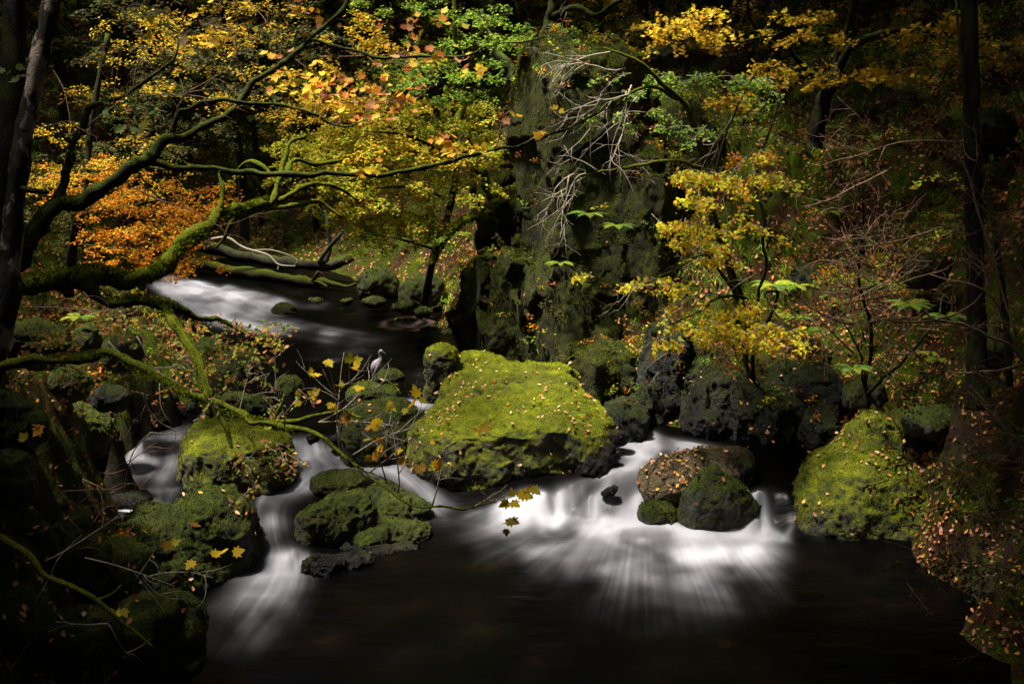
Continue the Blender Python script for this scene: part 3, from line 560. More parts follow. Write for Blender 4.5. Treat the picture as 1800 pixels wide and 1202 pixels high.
rock('stone', 'jagged little stone showing through the white curtain of the main fall', 'rock', [blob(1054, 1090, 856, 872, D(1072, 866, -.5), .6, 3, 0, -30)], 'wet', .014, (.02, .02, .01), facet=.7, fs=.2)
d7 = D(1510, 960, -1)+1.5
rock('boulder', 'tall pointed mossy boulder on the right bank, strewn with pale and orange leaves', 'boulder', [
 sit(1398, 1650, 800, 962, -1, .7, 2.2), sit(1440, 1600, 722, 925, -1, .8, 1.9), blob(1400, 1560, 770, 960, d7-.2, .6, 2.3, 0, -34), blob(1490, 1655, 770, 950, d7+.2, .7, 2.3, 0, 34), sit(1540, 1700, 880, 972, -1, .7, 2.3)],
 'boulder', .045, (.08, .12, .03), (.8, 1.8, 6), facet=.3, fs=.9, moss='mmoss', md=1000, lit=11, nz=.1, sm=8, ml=.03)
rock('boulder', 'mossy boulder on the left bank above the left cascade', 'boulder', [blob(70, 208, 705, 810, D(150, 790, 0)+.3, .8, 2.3, 0, 24), blob(20, 150, 700, 800, D(90, 790, .3)+.2, .8)], 'boulder_dark', .05, (.12, .12, .02), moss='mmoss', md=500, lit=.8, nz=.2)
rock('boulder', 'grey half buried boulder with a mossy back on the left gravel bank', 'boulder', [blob(160, 232, 672, 730, 25.4, .8, 2.6, 0, 10)], 'crag', .05, (.05, .05, .02), facet=.6, fs=.4, lit=1.5)
rock('boulder', 'grey slanting rock under the big mossy branch, above the gravel bank', 'boulder', [blob(188, 232, 530, 590, 31, .9, 2.8, 0, 20)], 'crag', .05, (.05, .05, .02), facet=.6, fs=.4)
rock('boulder', 'left of two mossy boulders on the left slope above the gravel bank', 'boulder', [blob(115, 190, 555, 650, 23.6, .9, 2.2, 0, 24)], 'boulder_dark', .06, (.1, .1, .02), moss='mmoss', md=300, lit=1)
rock('boulder', 'right of two mossy boulders on the left slope above the gravel bank', 'boulder', [blob(180, 250, 575, 660, 26, .9, 2.2, 0, 30)], 'boulder_dark', .06, (.1, .1, .02), moss='mmoss', md=300, lit=1)
STL = ['dark stone at the left end of the gravel bank, beside the grey half buried boulder', 'small stone just right of the grey half buried boulder', 'largest stone in the middle of the left gravel bank', 'pale stone at the water\'s edge of the gravel bank, upper of a close pair', 'stone at the water\'s edge of the gravel bank, just upstream of its pair', 'flat stone at the lower end of the gravel bank above the left cascade',
 'little stone above the largest one on the gravel bank', 'stone left of the flat one at the lower end of the gravel bank', 'small stone between the flat stone and the water on the gravel bank', 'highest stone on the left of the gravel bank', 'highest stone on the right of the gravel bank', 'small wet stone in the shallows at the tip of the gravel bank', 'wet stone behind the square mossy boulder', 'left of two wet stones at the brink of the small middle fall', 'right of two wet stones at the brink of the small middle fall']
BKL = ['mossy boulder at the upstream end of the low row along the far bank', 'second mossy boulder from the upstream end, at the water of the far bank', 'third mossy boulder from the upstream end, at the water of the far bank', 'fourth mossy boulder at the water, left of the leafy eddy', 'mossy boulder at the water directly above the leafy eddy', 'mossy boulder at the water just right of the leafy eddy', 'mossy boulder in the upper row, second from the upstream end', 'mossy boulder in the middle of the upper row on the far bank', 'mossy boulder in the upper row nearest the cliff', 'mossy boulder in the upper row, at its upstream end', 'mossy boulder touching the foot of the cliff at the water', 'mossy boulder below the forked end of the fallen log']
for k, (x, y, s, z) in enumerate([(215,705,17,.3),(262,715,14,.2),(300,705,20,.2),(335,712,13,.1),(345,695,12,.1),(275,735,22,.1),(290,690,12,.3),(235,745,16,.2),(318,725,13,.05),(240,665,14,.6),(300,655,12,.4),(352,735,12,0),(395,745,16,0),(550,765,14,0),(590,772,16,0)]):
    rock('stone', STL[k], 'stone', [sit(x-s, x+s, y-s*.7, y+s*.5, z, .8, 3., rz=40*k)], 'wet' if k % 3 else 'crag', .035, (.02, .03, .01), facet=.6, fs=.3, group='stones of the left gravel bank' if k < 12 else 'wet stones at the brink')

rock('boulder', 'dark mossy boulder in the black lower left corner', 'boulder', [blob(60, 230, 1050, 1200, 16.2, .8, 2.2), blob(-80, 100, 1010, 1202, 15.2, .8, 2.2), blob(-60, 60, 930, 1060, 15.4, .8, 2.2)], 'boulder_dark', .05, (.14, .14, .02), moss='dmoss', md=300, lit=3)
rock('boulder', 'mossy hummock at the left edge below the thin low limb', 'boulder', [blob(-60, 80, 680, 800, 16.5, .8, 2.2, 0, 20), blob(-60, 60, 780, 900, 15.5, .8, 2.2, 0, 24)], 'boulder_dark', .05, (.14, .14, .02), moss='dmoss', md=400, lit=1.2)
rock('boulder', 'mossy hummock on the left slope under the big oak limb', 'boulder', [blob(0, 120, 560, 660, 19.5, .8, 2.2, 0, 20)], 'boulder_dark', .05, (.14, .14, .02), moss='mmoss', md=400, lit=1.2)
rock('boulder', 'mossy hummock just above the boulder over the left cascade', 'boulder', [blob(85, 175, 635, 710, 21.5, .8, 2.2, 0, 20)], 'boulder_dark', .05, (.14, .14, .02), moss='mmoss', md=400, lit=1.2)

rock('boulder', 'low mossy hump left of the broad lumpy boulder in the dark', 'boulder', [blob(120, 265, 955, 1080, 18.2, .9, 2.2)], 'boulder_dark', .05, (.16, .28, .04), (.7, 1.5, 6), moss='mmoss', md=700, lit=2, nz=.2, ml=.03)
rock('boulder', 'low mossy hump at the pool edge below the broad lumpy boulder', 'boulder', [blob(190, 350, 1040, 1190, 17.4, .9, 2.2)], 'boulder_dark', .05, (.16, .28, .04), (.7, 1.5, 6), moss='dmoss', md=500, lit=2, nz=.2, ml=.03)
rock('boulder', 'mossy hump on the dark slope between the left edge and the left cascade', 'boulder', [blob(50, 150, 815, 905, 20.2, .9, 2.2, 0, 18)], 'boulder_dark', .05, (.16, .28, .04), (.7, 1.5, 6), moss='dmoss', md=500, lit=2, nz=.2, ml=.03)

# the cliff and the crags of the right bank
rock('cliff', 'tall dark rock face rising behind the huge boulder, split by a deep cleft', 'cliff', [
 blob(945, 1095, 110, 720, 32.3, 1, 6, -12, 0, 12, ryad=1.7), blob(900, 1130, 75, 330, 33.4, 1, 4, -6, 4, 0, ryad=2.0), blob(1050, 1195, 260, 720, 32.2, 1, 5, -12, -3, -20, ryad=1.6), blob(1100, 1300, 160, 600, 35.5, 1, 4, -8, -8, -20, ryad=2.4), blob(920, 975, 330, 700, 32.9, 1, 5, -12, 2, 20, ryad=1),
 blob(838, 900, 440, 690, 33.6, 1, 4, -14, -2, 10, ryad=1.4), blob(800, 850, 470, 560, 35.4, 1, 3, 0, 20, 0, ryad=1.0), blob(890, 945, 540, 720, 33.4, 1, 3.5, -16, 3, 0, ryad=1.4), blob(868, 960, 330, 470, 36.6, 1, 3, 0, 0, 0, ryad=1.6), blob(1120, 1260, 230, 560, 35, 1, 3.5, 0, -6, -25, ryad=1.8),
 blob(1000, 1120, 600, 770, 29.6, 1, 3, -10, 10, 0, ryad=1.0), blob(800, 850, 545, 640, 35.6, 1, 2.6, 0, 0, 0, ryad=.9)],
 'cliff', .075, (.10, .05, .02), (.4, 1.1, 6), facet=.95, fs=1.7, sm=1, ridge=True, lit=.5, moss='mmoss', md=300, nz=.3, ml=.05)
rock('crag', 'leaning dark slab of rock with red brown leaves, right of the cliff foot', 'crag', [blob(1120, 1200, 560, 770, 28.4, 1, 4, -14, 10, -8, ryad=.9), blob(1060, 1140, 700, 790, 27.2, 1, 3, ryad=.8)], 'crag', .05, (.05, .04, .015), facet=.95, fs=.9, sm=1, ridge=True, lit=4)
rock('crag', 'bulky rock outcrop with grey lichened ledges at the water\'s edge on the right', 'crag', [blob(1195, 1320, 640, 800, 27.6, 1, 3.4, -10, 6, 6, ryad=1.1), blob(1290, 1420, 690, 800, 27.2, 1, 3.4, -8, -8, 0, ryad=1.0), blob(1330, 1420, 640, 720, 28.2, 1, 3.6, 0, -30, 0, ryad=.8), blob(1180, 1260, 600, 690, 28.9, 1, 3, ryad=.8)],
 'crag', .05, (.06, .04, .015), facet=.95, fs=.9, sm=1, ridge=True, lit=3.0, moss='dmoss', md=90, nz=.3, ml=.05)
rock('crag', 'pale grey slanting rock rib above the water\'s edge, left of the pointed boulder', 'crag', [blob(1395, 1480, 640, 740, 27, 1, 4, -10, -36, 0, ryad=.7), blob(1400, 1470, 720, 800, 26.4, 1, 3.4, -8, 0, 0, ryad=.8)], 'crag', .05, (.06, .06, .02), facet=.8, fs=.5, sm=2, lit=2.)
rock('crag', 'broken rocky step high on the right bank beneath the ferns', 'crag', [blob(1380, 1470, 470, 560, 31.5, 1, 4, 0, 10, 0, ryad=.8), blob(1440, 1520, 500, 580, 31, 1, 4, 0, -12, 0, ryad=.8), blob(1330, 1400, 560, 640, 29.8, 1, 3.5, ryad=.8)], 'crag', .07, (.1, .1, .03), facet=.8, fs=.6, sm=2, lit=1.6)
for k, (x0, x1, y0, y1, d, l) in enumerate([(1690,1790,180,260,32,'dark mossy boulder high at the right edge'),(1500,1570,390,450,31,'mossy boulder among the bare twigs of the right bank'),(1580,1680,440,520,27,'mossy boulder low behind the ferns of the right bank'),(1330,1390,380,440,33,'mossy block above the ferns, right of the yellow hazel'),(1700,1790,560,650,22.5,'black mossy boulder at the foot of the tall right trunk'),
    (1440,1510,160,215,41,'left of two mossy boulders high on the right slope'),(1560,1650,150,230,40,'right of two mossy boulders high on the right slope'),(1460,1530,280,330,36,'round mossy hump on the terrace beside the forked trunk'),(1600,1680,220,270,37,'dark mossy boulder behind the tall right trunk'),
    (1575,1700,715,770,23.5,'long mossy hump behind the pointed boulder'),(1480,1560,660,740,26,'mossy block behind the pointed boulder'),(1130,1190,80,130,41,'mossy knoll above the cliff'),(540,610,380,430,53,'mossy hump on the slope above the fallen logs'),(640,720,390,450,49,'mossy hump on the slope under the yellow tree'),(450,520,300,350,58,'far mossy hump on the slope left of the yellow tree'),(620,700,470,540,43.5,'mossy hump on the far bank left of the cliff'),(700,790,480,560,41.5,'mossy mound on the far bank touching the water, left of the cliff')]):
    if l: rock('boulder', l if 'bould' in l else l, 'boulder', [blob(x0, x1, y0, y1, d, .8, 2.2)], 'boulder_dark', .08, (.16, .16, .03), moss='dmoss', md=140, ml=.06, lit=1.)
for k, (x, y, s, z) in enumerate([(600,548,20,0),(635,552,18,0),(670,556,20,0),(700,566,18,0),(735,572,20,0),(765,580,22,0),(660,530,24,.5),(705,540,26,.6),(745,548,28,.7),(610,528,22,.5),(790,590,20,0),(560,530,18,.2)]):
    rock('boulder', BKL[k], 'boulder', [blob(x-s, x+s, y-s*.5, y+s*.5, D(x, y, z)+.4, .8, 2.2, rz=30*k)], 'boulder_dark', .07, (.1, .12, .03), moss='dmoss', md=160, ml=.06, lit=1.4, group='small mossy boulders along the far bank')
# ------------------------------------------------------------------ trees and shrubs
def PP(rows, n=7):
    """rows of (x, y in the photo, metres ahead, radius) -> smooth path and radii"""
    r = np.array(rows, float); s = spline(r, n); return np.array([P(*q[:3]) for q in s]), np.maximum(s[:, 3], .003)
def limb(buf, rows, sides=8, lump=.25, kink=.0, lf=6.):
    p, r = PP(rows)
    if kink: p = p+kink*np.stack([noise(p*1.7+k*31) for k in range(3)], -1)+.3*kink*np.stack([noise(p*6+k*11) for k in range(3)], -1)
    tube(buf, p, r, sides, lump, (1, 1, 1), lf); return p, r
def twigs(buf, o, d, L, lev, r, droop=.15, curl=.5, k=4, kinky=.12, ends=None, sides=4):
    n = 9; o = np.asarray(o, float); d = nrm(d); c = rng.normal(size=3)*curl; t = np.linspace(0, 1, n); p = [o]; dd = d.copy(); st = L/(n-1)
    for i in range(n-1):
        dd = nrm(dd+c*(.16)+rng.normal(size=3)*kinky+np.array([0, 0, -droop*.3*i/n])); p.append(p[-1]+dd*st)
    p = np.array(p); tube(buf, p, r*(1.05-.75*t), sides)
    if ends is not None: ends.append((p[-1], dd))
    if lev > 0:
        for q in range(k):
            i = rng.integers(2, n-1); a = nrm(p[i+1 if i < n-1 else i]-p[i-1]); s = nrm(np.cross(a, rng.normal(size=3)))
            twigs(buf, p[i], a*.75+s*.75, L*rng.uniform(.35, .7), lev-1, r*.55, droop, curl, max(2, k-1), kinky, ends, 3 if lev < 2 else sides)
def mass(wood, leaf, regs, n, L=1., shape='oval', size=.1, pal='lime', sub=7, per=6, droop=.25, lean=.1, flat=.4, r=.007, vdir=(0, -.3, 0)):
    """n sprays spread through each (x, y, half width, half height, metres ahead, depth spread)"""
    for (cx, cy, rx, ry, d, dd) in regs:
        k = max(1, int(n*rx*ry/10000*(d/30)**2))
        for i_ in range(k):
            if i_ % 6 == 0:      # a new layer of sprays, gaps between the layers
                a = rng.random()*6.28; q = math.sqrt(rng.random())*1.12
                o0 = P(cx+rx*q*math.cos(a), cy+ry*q*math.sin(a), d+rng.uniform(-dd, dd)); lx_ = rng.uniform(.3, .75)*L
            o = o0+np.array([rng.normal()*lx_, rng.normal()*lx_, rng.normal()*.07*L]); th = rng.random()*6.28
            dr = np.array([math.cos(th), math.sin(th), rng.uniform(-.2, .15)])+np.array(vdir)
            spray(wood, leaf, o, dr, L*rng.uniform(.6, 1.2), shape, size, pal, sub, per, droop, flat, r, lean=lean)
def tree(name, label, cat, limbs, bark_='dark_bark', crown=None, lump=.2, group=None, twigm=None, kink=0., tname='trunk', sides=9, extra=None):
    """limbs: first is the trunk, the rest branches in one mesh; crown(wood, leaf) fills the foliage"""
    base = PP(limbs[0])[0][0]; root = thing(name, label, cat, base, group)
    tb = Buf(); limb(tb, limbs[0], sides, lump, kink); tb.build(tname, M[bark_], root, True)
    if len(limbs) > 1:
        for l in limbs[1:]: bb = Buf(); limb(bb, l, 7, lump, kink); bb.build('branch', M[bark_], root, True)
    w, l = Buf(), Buf()
    if crown: crown(w, l)
    if w.n: w.build('twigs', M[twigm or bark_], root)
    if l.n: l.build('crown', M['leaf'], root)
    if extra: extra(root)
    return root
def rand_leaves(leaf, pts, shape, size, pal, tilt=.8, lean=.4):
    pts = np.array([P(*p) for p in pts]); k = len(pts)
    leaves(leaf, shape, pts, np.array([0, -lean, .8])+rng.normal(size=(k, 3))*tilt, size*rng.uniform(.6, 1.15, k), cols(pal, k))

# moss fuzz along a limb
def fuzz(root, rows, dens=900, L=.022, pal='mmoss'):
    p, r = PP(rows); bf = Buf(); seg = np.linalg.norm(np.diff(p, axis=0), axis=1); k = int(dens*(seg*r[:-1]*6.28).sum())
    u = rng.random(k)*(len(p)-1.001); i = u.astype(int); f = (u-i)[:, None]; c = p[i]*(1-f)+p[i+1]*f; rr = r[i]
    t = nrm(p[i+1]-p[i]); n = rng.normal(size=(k, 3))+np.array([0, 0, .5]); n = nrm(n-t*(n*t).sum(1)[:, None])
    q = c+n*(rr*.9)[:, None]; d = nrm(n+rng.normal(size=(k, 3))*.4+np.array([0, 0, -.3])); s = nrm(np.cross(d, rng.normal(size=(k, 3)))); l = L*rng.uniform(.5, 1.6, (k, 1))
    v = np.stack([q-s*l*.35, q+s*l*.35, q+d*l], 1).reshape(-1, 3); bf.add(v, np.arange(k*3).reshape(-1, 3), None, np.repeat(cols(pal, k, .3), 3, 0))
    bf.build('moss_cover', M['blade'], root)

# ---- left foreground
def c_(w, l):
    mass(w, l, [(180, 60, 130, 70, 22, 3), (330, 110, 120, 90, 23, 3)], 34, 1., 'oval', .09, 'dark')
tree('tree', 'leaning trunk with pale flaking patches of bark near the left edge', 'tree', [[(-110, 900, 13, .24), (-40, 690, 13, .2), (8, 540, 13, .15), (22, 400, 13, .125), (38, 260, 13, .11), (66, 120, 13, .105), (92, 0, 13, .105), (130, -160, 13, .12), (150, -400, 13, .1)],
 [(30, 330, 13, .04), (60, 335, 12.8, .035), (85, 338, 12.6, .02)]], 'lichen_bark', c_)
tree('tree', 'straight black trunk at the very left edge', 'tree', [[(-90, 950, 14.5, .3), (-40, 700, 14.5, .26), (0, 400, 14.5, .2), (18, 200, 14.5, .17), (26, 0, 14.5, .15), (34, -300, 14.5, .12)]], 'dark_bark')
def oakl(w, l):
    for cx, cy, d, n, s in ((400, 560, 17, 3, .35), (440, 590, 16.8, 4, .35), (470, 570, 16.6, 3, .3), (410, 620, 16.6, 4, .3), (440, 650, 16.4, 3, .3), (350, 560, 17, 4, .35), (300, 575, 17, 4, .4), (230, 545, 17, 4, .4), (200, 520, 17.2, 4, .4),
      (470, 600, 16.5, 3, .3), (340, 610, 16.5, 3, .3), (390, 655, 16, 3, .3), (300, 620, 16.5, 2, .3), (180, 570, 17, 4, .4), (130, 560, 17, 4, .5), (120, 600, 17, 4, .5), (90, 640, 16, 4, .5), (150, 650, 15, 3, .4), (60, 590, 16, 4, .5)):
        for _ in range(n): spray(w, l, P(cx+rng.normal()*14, cy+rng.normal()*10, d), [rng.normal(), -.2, rng.normal()*.3], s*rng.uniform(.8, 1.3), 'oak', .085, 'oak', 4, 4, .35, .8, .005, lean=.5)
L1 = [(-160, 600, 15.5, .2), (-40, 530, 15.3, .16), (30, 500, 15.2, .13), (95, 493, 15.2, .125), (130, 486, 15.2, .12), (165, 478, 15.3, .12), (205, 487, 15.5, .11), (245, 489, 15.7, .11), (285, 470, 16, .12), (318, 435, 16.3, .11), (350, 412, 16.6, .1), (382, 385, 17, .085), (425, 368, 17.4, .075), (470, 352, 17.8, .065)]
L2 = [(140, 484, 15.2, .09), (160, 505, 15.2, .08), (195, 530, 15.2, .07), (235, 524, 15.3, .06), (285, 536, 15.4, .055), (305, 568, 15.2, .055), (328, 598, 15., .05), (348, 640, 14.8, .045), (360, 690, 14.6, .04), (366, 735, 14.5, .035)]
L3 = [(240, 524, 15.3, .05), (285, 527, 15.6, .05), (320, 545, 16, .055), (350, 565, 16.3, .04), (390, 565, 16.6, .03), (425, 578, 16.8, .02)]
def ex(root): fuzz(root, L1, 2600, .03); fuzz(root, L2, 3000, .022); fuzz(root, L3, 2600, .022)
tree('oak_tree', 'big crooked moss covered oak limb reaching over the river from the left', 'tree', [L1, L2, L3,
 [(470, 352, 17.8, .06), (482, 320, 18, .05), (496, 288, 18.2, .045), (512, 250, 18.3, .04), (540, 236, 18.4, .025)], [(440, 366, 17.5, .05), (470, 362, 17.8, .045), (520, 352, 18.1, .045), (560, 356, 18.4, .035), (600, 384, 18.6, .02)],
 [(485, 318, 18, .04), (440, 282, 18.2, .035), (415, 298, 18.3, .02)], [(505, 305, 18.1, .045), (522, 274, 18.3, .04), (560, 282, 18.5, .035), (605, 276, 18.8, .02)], [(480, 348, 17.9, .045), (535, 322, 18.2, .04), (580, 328, 18.4, .035), (630, 352, 18.6, .02)],
 [(385, 384, 17, .05), (395, 350, 17.1, .04), (388, 312, 17.2, .03), (405, 300, 17.2, .02)], [(430, 366, 17.4, .05), (400, 400, 17.5, .035), (375, 430, 17.6, .02)]], 'mossy_bark', oakl, .5, kink=.09, extra=ex)
L4 = [(-160, 660, 12.6, 0.094), (-60, 655, 12.4, 0.072), (0, 645, 12.2, 0.054), (60, 635, 12, 0.050), (130, 628, 11.8, 0.047), (190, 622, 11.6, 0.043), (235, 645, 11.4, 0.040), (285, 668, 11.2, 0.036), (345, 702, 11, 0.035), (410, 728, 10.8, 0.032), (470, 742, 10.6, 0.029), (520, 758, 10.4, 0.022), (575, 786, 10.2, 0.018), (640, 826, 10, 0.014), (700, 868, 9.8, 0.012), (760, 888, 9.6, 0.011), (830, 893, 9.4, 0.009), (885, 893, 9.3, 0.007)]
def mapl(w, l):
    for o, d, L in (((560, 742, 10.3), (.9, 0, .35), .7), ((620, 800, 10), (.6, 0, .7), .9), ((600, 760, 10.1), (.2, 0, 1), .75), ((650, 830, 10), (.9, .2, .5), .8), ((700, 866, 9.8), (.3, 0, 1), .7), ((600, 790, 10), (-.1, 0, 1), .9), ((760, 888, 9.6), (.3, .1, 1), .6), ((830, 893, 9.4), (.8, 0, .5), .4), ((420, 728, 10.8), (.2, 0, 1), .5), ((500, 750, 10.4), (.05, 0, 1), .75), ((680, 850, 9.9), (-.3, 0, 1), .7), ((640, 826, 10), (1, 0, -.1), .5), ((560, 742, 10.2), (1, .1, .0), .8)):
        twigs(w, P(*o), d, L, 2, .008, -.1, .5, 3, .1)
    for o, d, L in (((240, 590, 12), (.5, 0, -1), .9), ((190, 600, 12), (.6, 0, -.8), .9), ((250, 690, 12), (.1, 0, -1), .6), ((265, 760, 12), (-1, 0, -.5), .8), ((265, 760, 12), (1, 0, -.4), .6), ((60, 540, 12), (1, 0, -.1), 1.3), ((340, 740, 12), (1, 0, .3), .7)): twigs(w, P(*o), d, L, 1, .009, .1, .6, 3, .07)
    for c in ((628, 652, 10), (612, 640, 10.2), (740, 828, 9.7), (530, 700, 10.2), (548, 655, 10.2), (575, 638, 10.3), (600, 678, 10), (585, 712, 10), (650, 745, 9.9), (662, 748, 9.9), (655, 770, 9.9), (660, 790, 9.9), (700, 800, 9.8), (680, 712, 9.9), (720, 712, 9.8), (762, 822, 9.7), (758, 775, 9.7), (845, 757, 9.5), (930, 860, 9.2), (905, 872, 9.2), (918, 866, 9.2), (893, 880, 9.2), (888, 925, 9.2), (897, 918, 9.2), (655, 800, 10), (620, 735, 10), (637, 680, 10), (735, 700, 9.8), (548, 690, 10.1)):
        rand_leaves(l, [(c[0]+rng.normal()*5, c[1]+rng.normal()*4, c[2]) for _ in range(2)], 'maple', .105, 'yellow', .7, .7)
    for cx, cy, n in ((470, 780, 9), (490, 800, 9), (450, 770, 7), (520, 690, 4), (440, 800, 6), (430, 830, 6), (470, 820, 5), (450, 850, 4), (500, 720, 4), (460, 700, 4), (390, 700, 3), (320, 640, 4), (350, 700, 3)):
        for _ in range(max(1, n//2)): spray(w, l, P(cx+rng.normal()*8, cy+rng.normal()*8, 10.8), [rng.normal(), 0, -.4], .22, 'oak', .055, 'oak', 3, 3, .4, .9, .003, lean=.5)
def ex(root): fuzz(root, L4[:12], 4500, .016)
tree('oak_tree', 'low mossy limb ending in bare twigs with yellow leaves before the falls', 'tree', [L4, [(366, 735, 10.9, .024), (352, 690, 10.9, .024), (344, 640, 11, .02), (320, 590, 11.2, .02), (305, 560, 11.3, .016)], [(370, 712, 10.9, .025), (385, 745, 10.8, .02), (400, 775, 10.8, .018), (408, 790, 10.8, .012)], [(470, 742, 10.6, .025), (520, 744, 10.5, .02), (570, 738, 10.4, .015), (640, 733, 10.3, .01)], [(488, 745, 10.6, .025), (494, 715, 10.6, .02), (500, 690, 10.6, .01)]], 'mossy_bark', mapl, .4, kink=.1, twigm='twig', extra=ex)
B1 = [(-200, 720, 14.5, .2), (-60, 560, 14.5, .15), (40, 440, 14.6, .12), (98, 362, 14.8, .105), (140, 356, 14.9, .09), (190, 330, 15, .085), (238, 300, 15.1, .085), (265, 275, 15.2, .08), (290, 243, 15.3, .065), (340, 228, 15.5, .055), (398, 207, 15.7, .045), (440, 150, 15.9, .045), (500, 112, 16, .042), (545, 82, 16.1, .04), (575, 45, 16.2, .035), (600, 5, 16.3, .03), (625, -60, 16.5, .02)]
def m2(w, l):
    for (cx, cy, rx, ry, d, n, pal) in ((540, 150, 60, 30, 15.8, 30, 'yellow'), (600, 170, 60, 26, 15.6, 26, 'maple'), (690, 165, 60, 35, 15.4, 26, 'maple'), (640, 205, 50, 14, 15.2, 10, 'maple'), (843, 130, 12, 14, 15, 6, 'yellow'), (790, 110, 40, 20, 15.4, 8, 'maple'), (800, 262, 45, 12, 14.6, 16, 'yellow'), (770, 245, 25, 10, 14.6, 8, 'maple'), (845, 260, 20, 8, 14.6, 4, 'maple'), (640, 300, 30, 10, 14.8, 8, 'yellow'), (740, 100, 60, 40, 15.8, 14, 'maple'), (380, 60, 90, 40, 16, 18, 'yellow'), (330, 75, 60, 40, 16, 8, 'dark'), (520, 20, 60, 25, 16.2, 14, 'maple'), (460, 110, 70, 30, 16, 9, 'maple'), (230, 230, 40, 20, 15, 6, 'dark'), (20, 130, 20, 15, 12.6, 4, 'dark'), (240, 210, 60, 50, 15, 8, 'dark'), (760, 40, 80, 30, 16, 12, 'maple'), (900, 205, 10, 8, 14.4, 2, 'maple'), (955, 240, 8, 8, 14.3, 2, 'maple'), (980, 190, 8, 8, 14.3, 2, 'yellow'), (580, 140, 90, 40, 15.9, 20, 'yellow')):
        rand_leaves(l, [(cx+rng.normal()*rx*.55, cy+rng.normal()*ry*.55, d+rng.normal()*.3) for _ in range(int(n*1.5))], 'maple', .125, pal, .55, .55)
    for o, d, L, k in (((560, 100, 16.1), (1, 0, -.1), 1.4, 4), ((520, 105, 16), (.9, 0, -.5), 1.1, 4), ((600, 180, 15.6), (1, 0, -.1), 1.2, 4), ((930, 248, 14.4), (.9, .2, .5), .7, 4), ((1000, 225, 14.3), (.9, .2, .3), .8, 4), ((870, 262, 14.5), (.4, 0, 1), .5, 3), ((800, 282, 14.6), (.3, 0, 1), .5, 3), ((300, 235, 15.3), (.3, 0, 1), .8, 3), ((240, 300, 15.1), (.5, 0, -.6), 1., 3), ((440, 150, 15.9), (-.5, 0, .8), 1.1, 4), ((150, 230, 15), (.5, 0, .7), 1.4, 4), ((500, 110, 16), (-.4, 0, 1), 1.2, 4), ((235, 330, 14.9), (1, 0, -.5), 1.6, 3), ((130, 290, 14.9), (-.6, 0, .8), 1, 3), ((90, 120, 13), (.6, 0, -.9), .9, 2), ((250, 170, 15), (1, 0, .0), 1.5, 3), ((600, 90, 16), (1, 0, -.1), 1.5, 4)):
        twigs(w, P(*o), d, L, 2, .011, .1, .35, k, .08)
tree('maple_tree', 'dark forked maple branch rising across the upper left with large orange and yellow leaves', 'tree', [B1,
 [(98, 362, 14.8, .08), (118, 310, 14.9, .06), (140, 260, 15, .05), (158, 200, 15.1, .045), (165, 190, 15.1, .04), (215, 172, 15.2, .035), (240, 150, 15.3, .03), (290, 115, 15.4, .02), (310, 60, 15.5, .012)],
 [(262, 282, 15.2, .05), (320, 288, 15.1, .045), (390, 300, 15, .042), (450, 306, 14.9, .04), (540, 309, 14.8, .038), (620, 306, 14.7, .034), (700, 300, 14.6, .032), (760, 290, 14.6, .03), (815, 275, 14.5, .026), (870, 262, 14.5, .024), (930, 249, 14.4, .02), (1000, 226, 14.3, .015), (1060, 202, 14.2, .011), (1108, 165, 14.1, .007)],
 [(550, 80, 16.1, .03), (600, 90, 16, .025), (640, 98, 15.8, .022), (720, 102, 15.6, .02), (790, 100, 15.4, .018), (850, 84, 15.2, .014), (950, 78, 15, .01)],
 [(300, 228, 15.3, .03), (312, 196, 15.3, .035), (330, 192, 15.3, .035), (380, 180, 15.3, .03), (430, 176, 15.3, .025), (480, 182, 15.3, .022), (530, 196, 15.2, .018), (600, 214, 15.1, .014), (680, 200, 15, .01)]], 'mossy_bark' if 0 else 'dark_bark', m2, .4, kink=.1, twigm='brown_twig', extra=lambda r: fuzz(r, B1[:9], 2200, .018, 'mmoss'))
def sh(w, l):
    for o, d, L in (((80, 985, 13), (1, 0, .3), 1), ((150, 980, 13), (1, 0, -.1), 1.2), ((250, 1015, 13), (1, 0, .2), .9), ((240, 1015, 13), (.5, 0, .8), .8), ((250, 1015, 13), (.2, 0, -1), .7), ((190, 1095, 13), (.4, 0, -1), .6), ((190, 1095, 13), (-1, 0, -.1), .6), ((60, 1060, 13), (.6, 0, .7), .7)): twigs(w, P(*o), d, L, 1, .008, -.05, .4, 2, .06)
    rand_leaves(l, [(335, 920, 13), (258, 935, 13), (295, 950, 13), (302, 955, 13), (372, 975, 13), (400, 965, 13), (410, 972, 13), (340, 985, 13), (232, 1052, 13), (205, 1080, 13), (215, 1070, 13), (200, 1075, 13), (72, 750, 12), (45, 773, 12), (70, 748, 12)], 'maple', .13, 'yellow', .6, .6)
    rand_leaves(l, [(rng.uniform(20, 330), rng.uniform(920, 1130), 13+rng.random()) for _ in range(26)], 'oak', .08, 'litter', .7, .6)
tree('oak_tree', 'thin dark mossy branch slanting down through the black lower left corner', 'tree', [[(-90, 880, 12.6, .06), (0, 945, 12.6, .045), (50, 975, 12.6, .04), (80, 1010, 12.6, .035), (130, 1030, 12.6, .03), (172, 1052, 12.6, .028), (215, 1090, 12.6, .022), (272, 1140, 12.6, .012)], [(172, 1052, 12.6, .02), (200, 1040, 12.7, .015), (215, 1025, 12.8, .01)]], 'mossy_bark', sh, .2, kink=.02, twigm='twig')

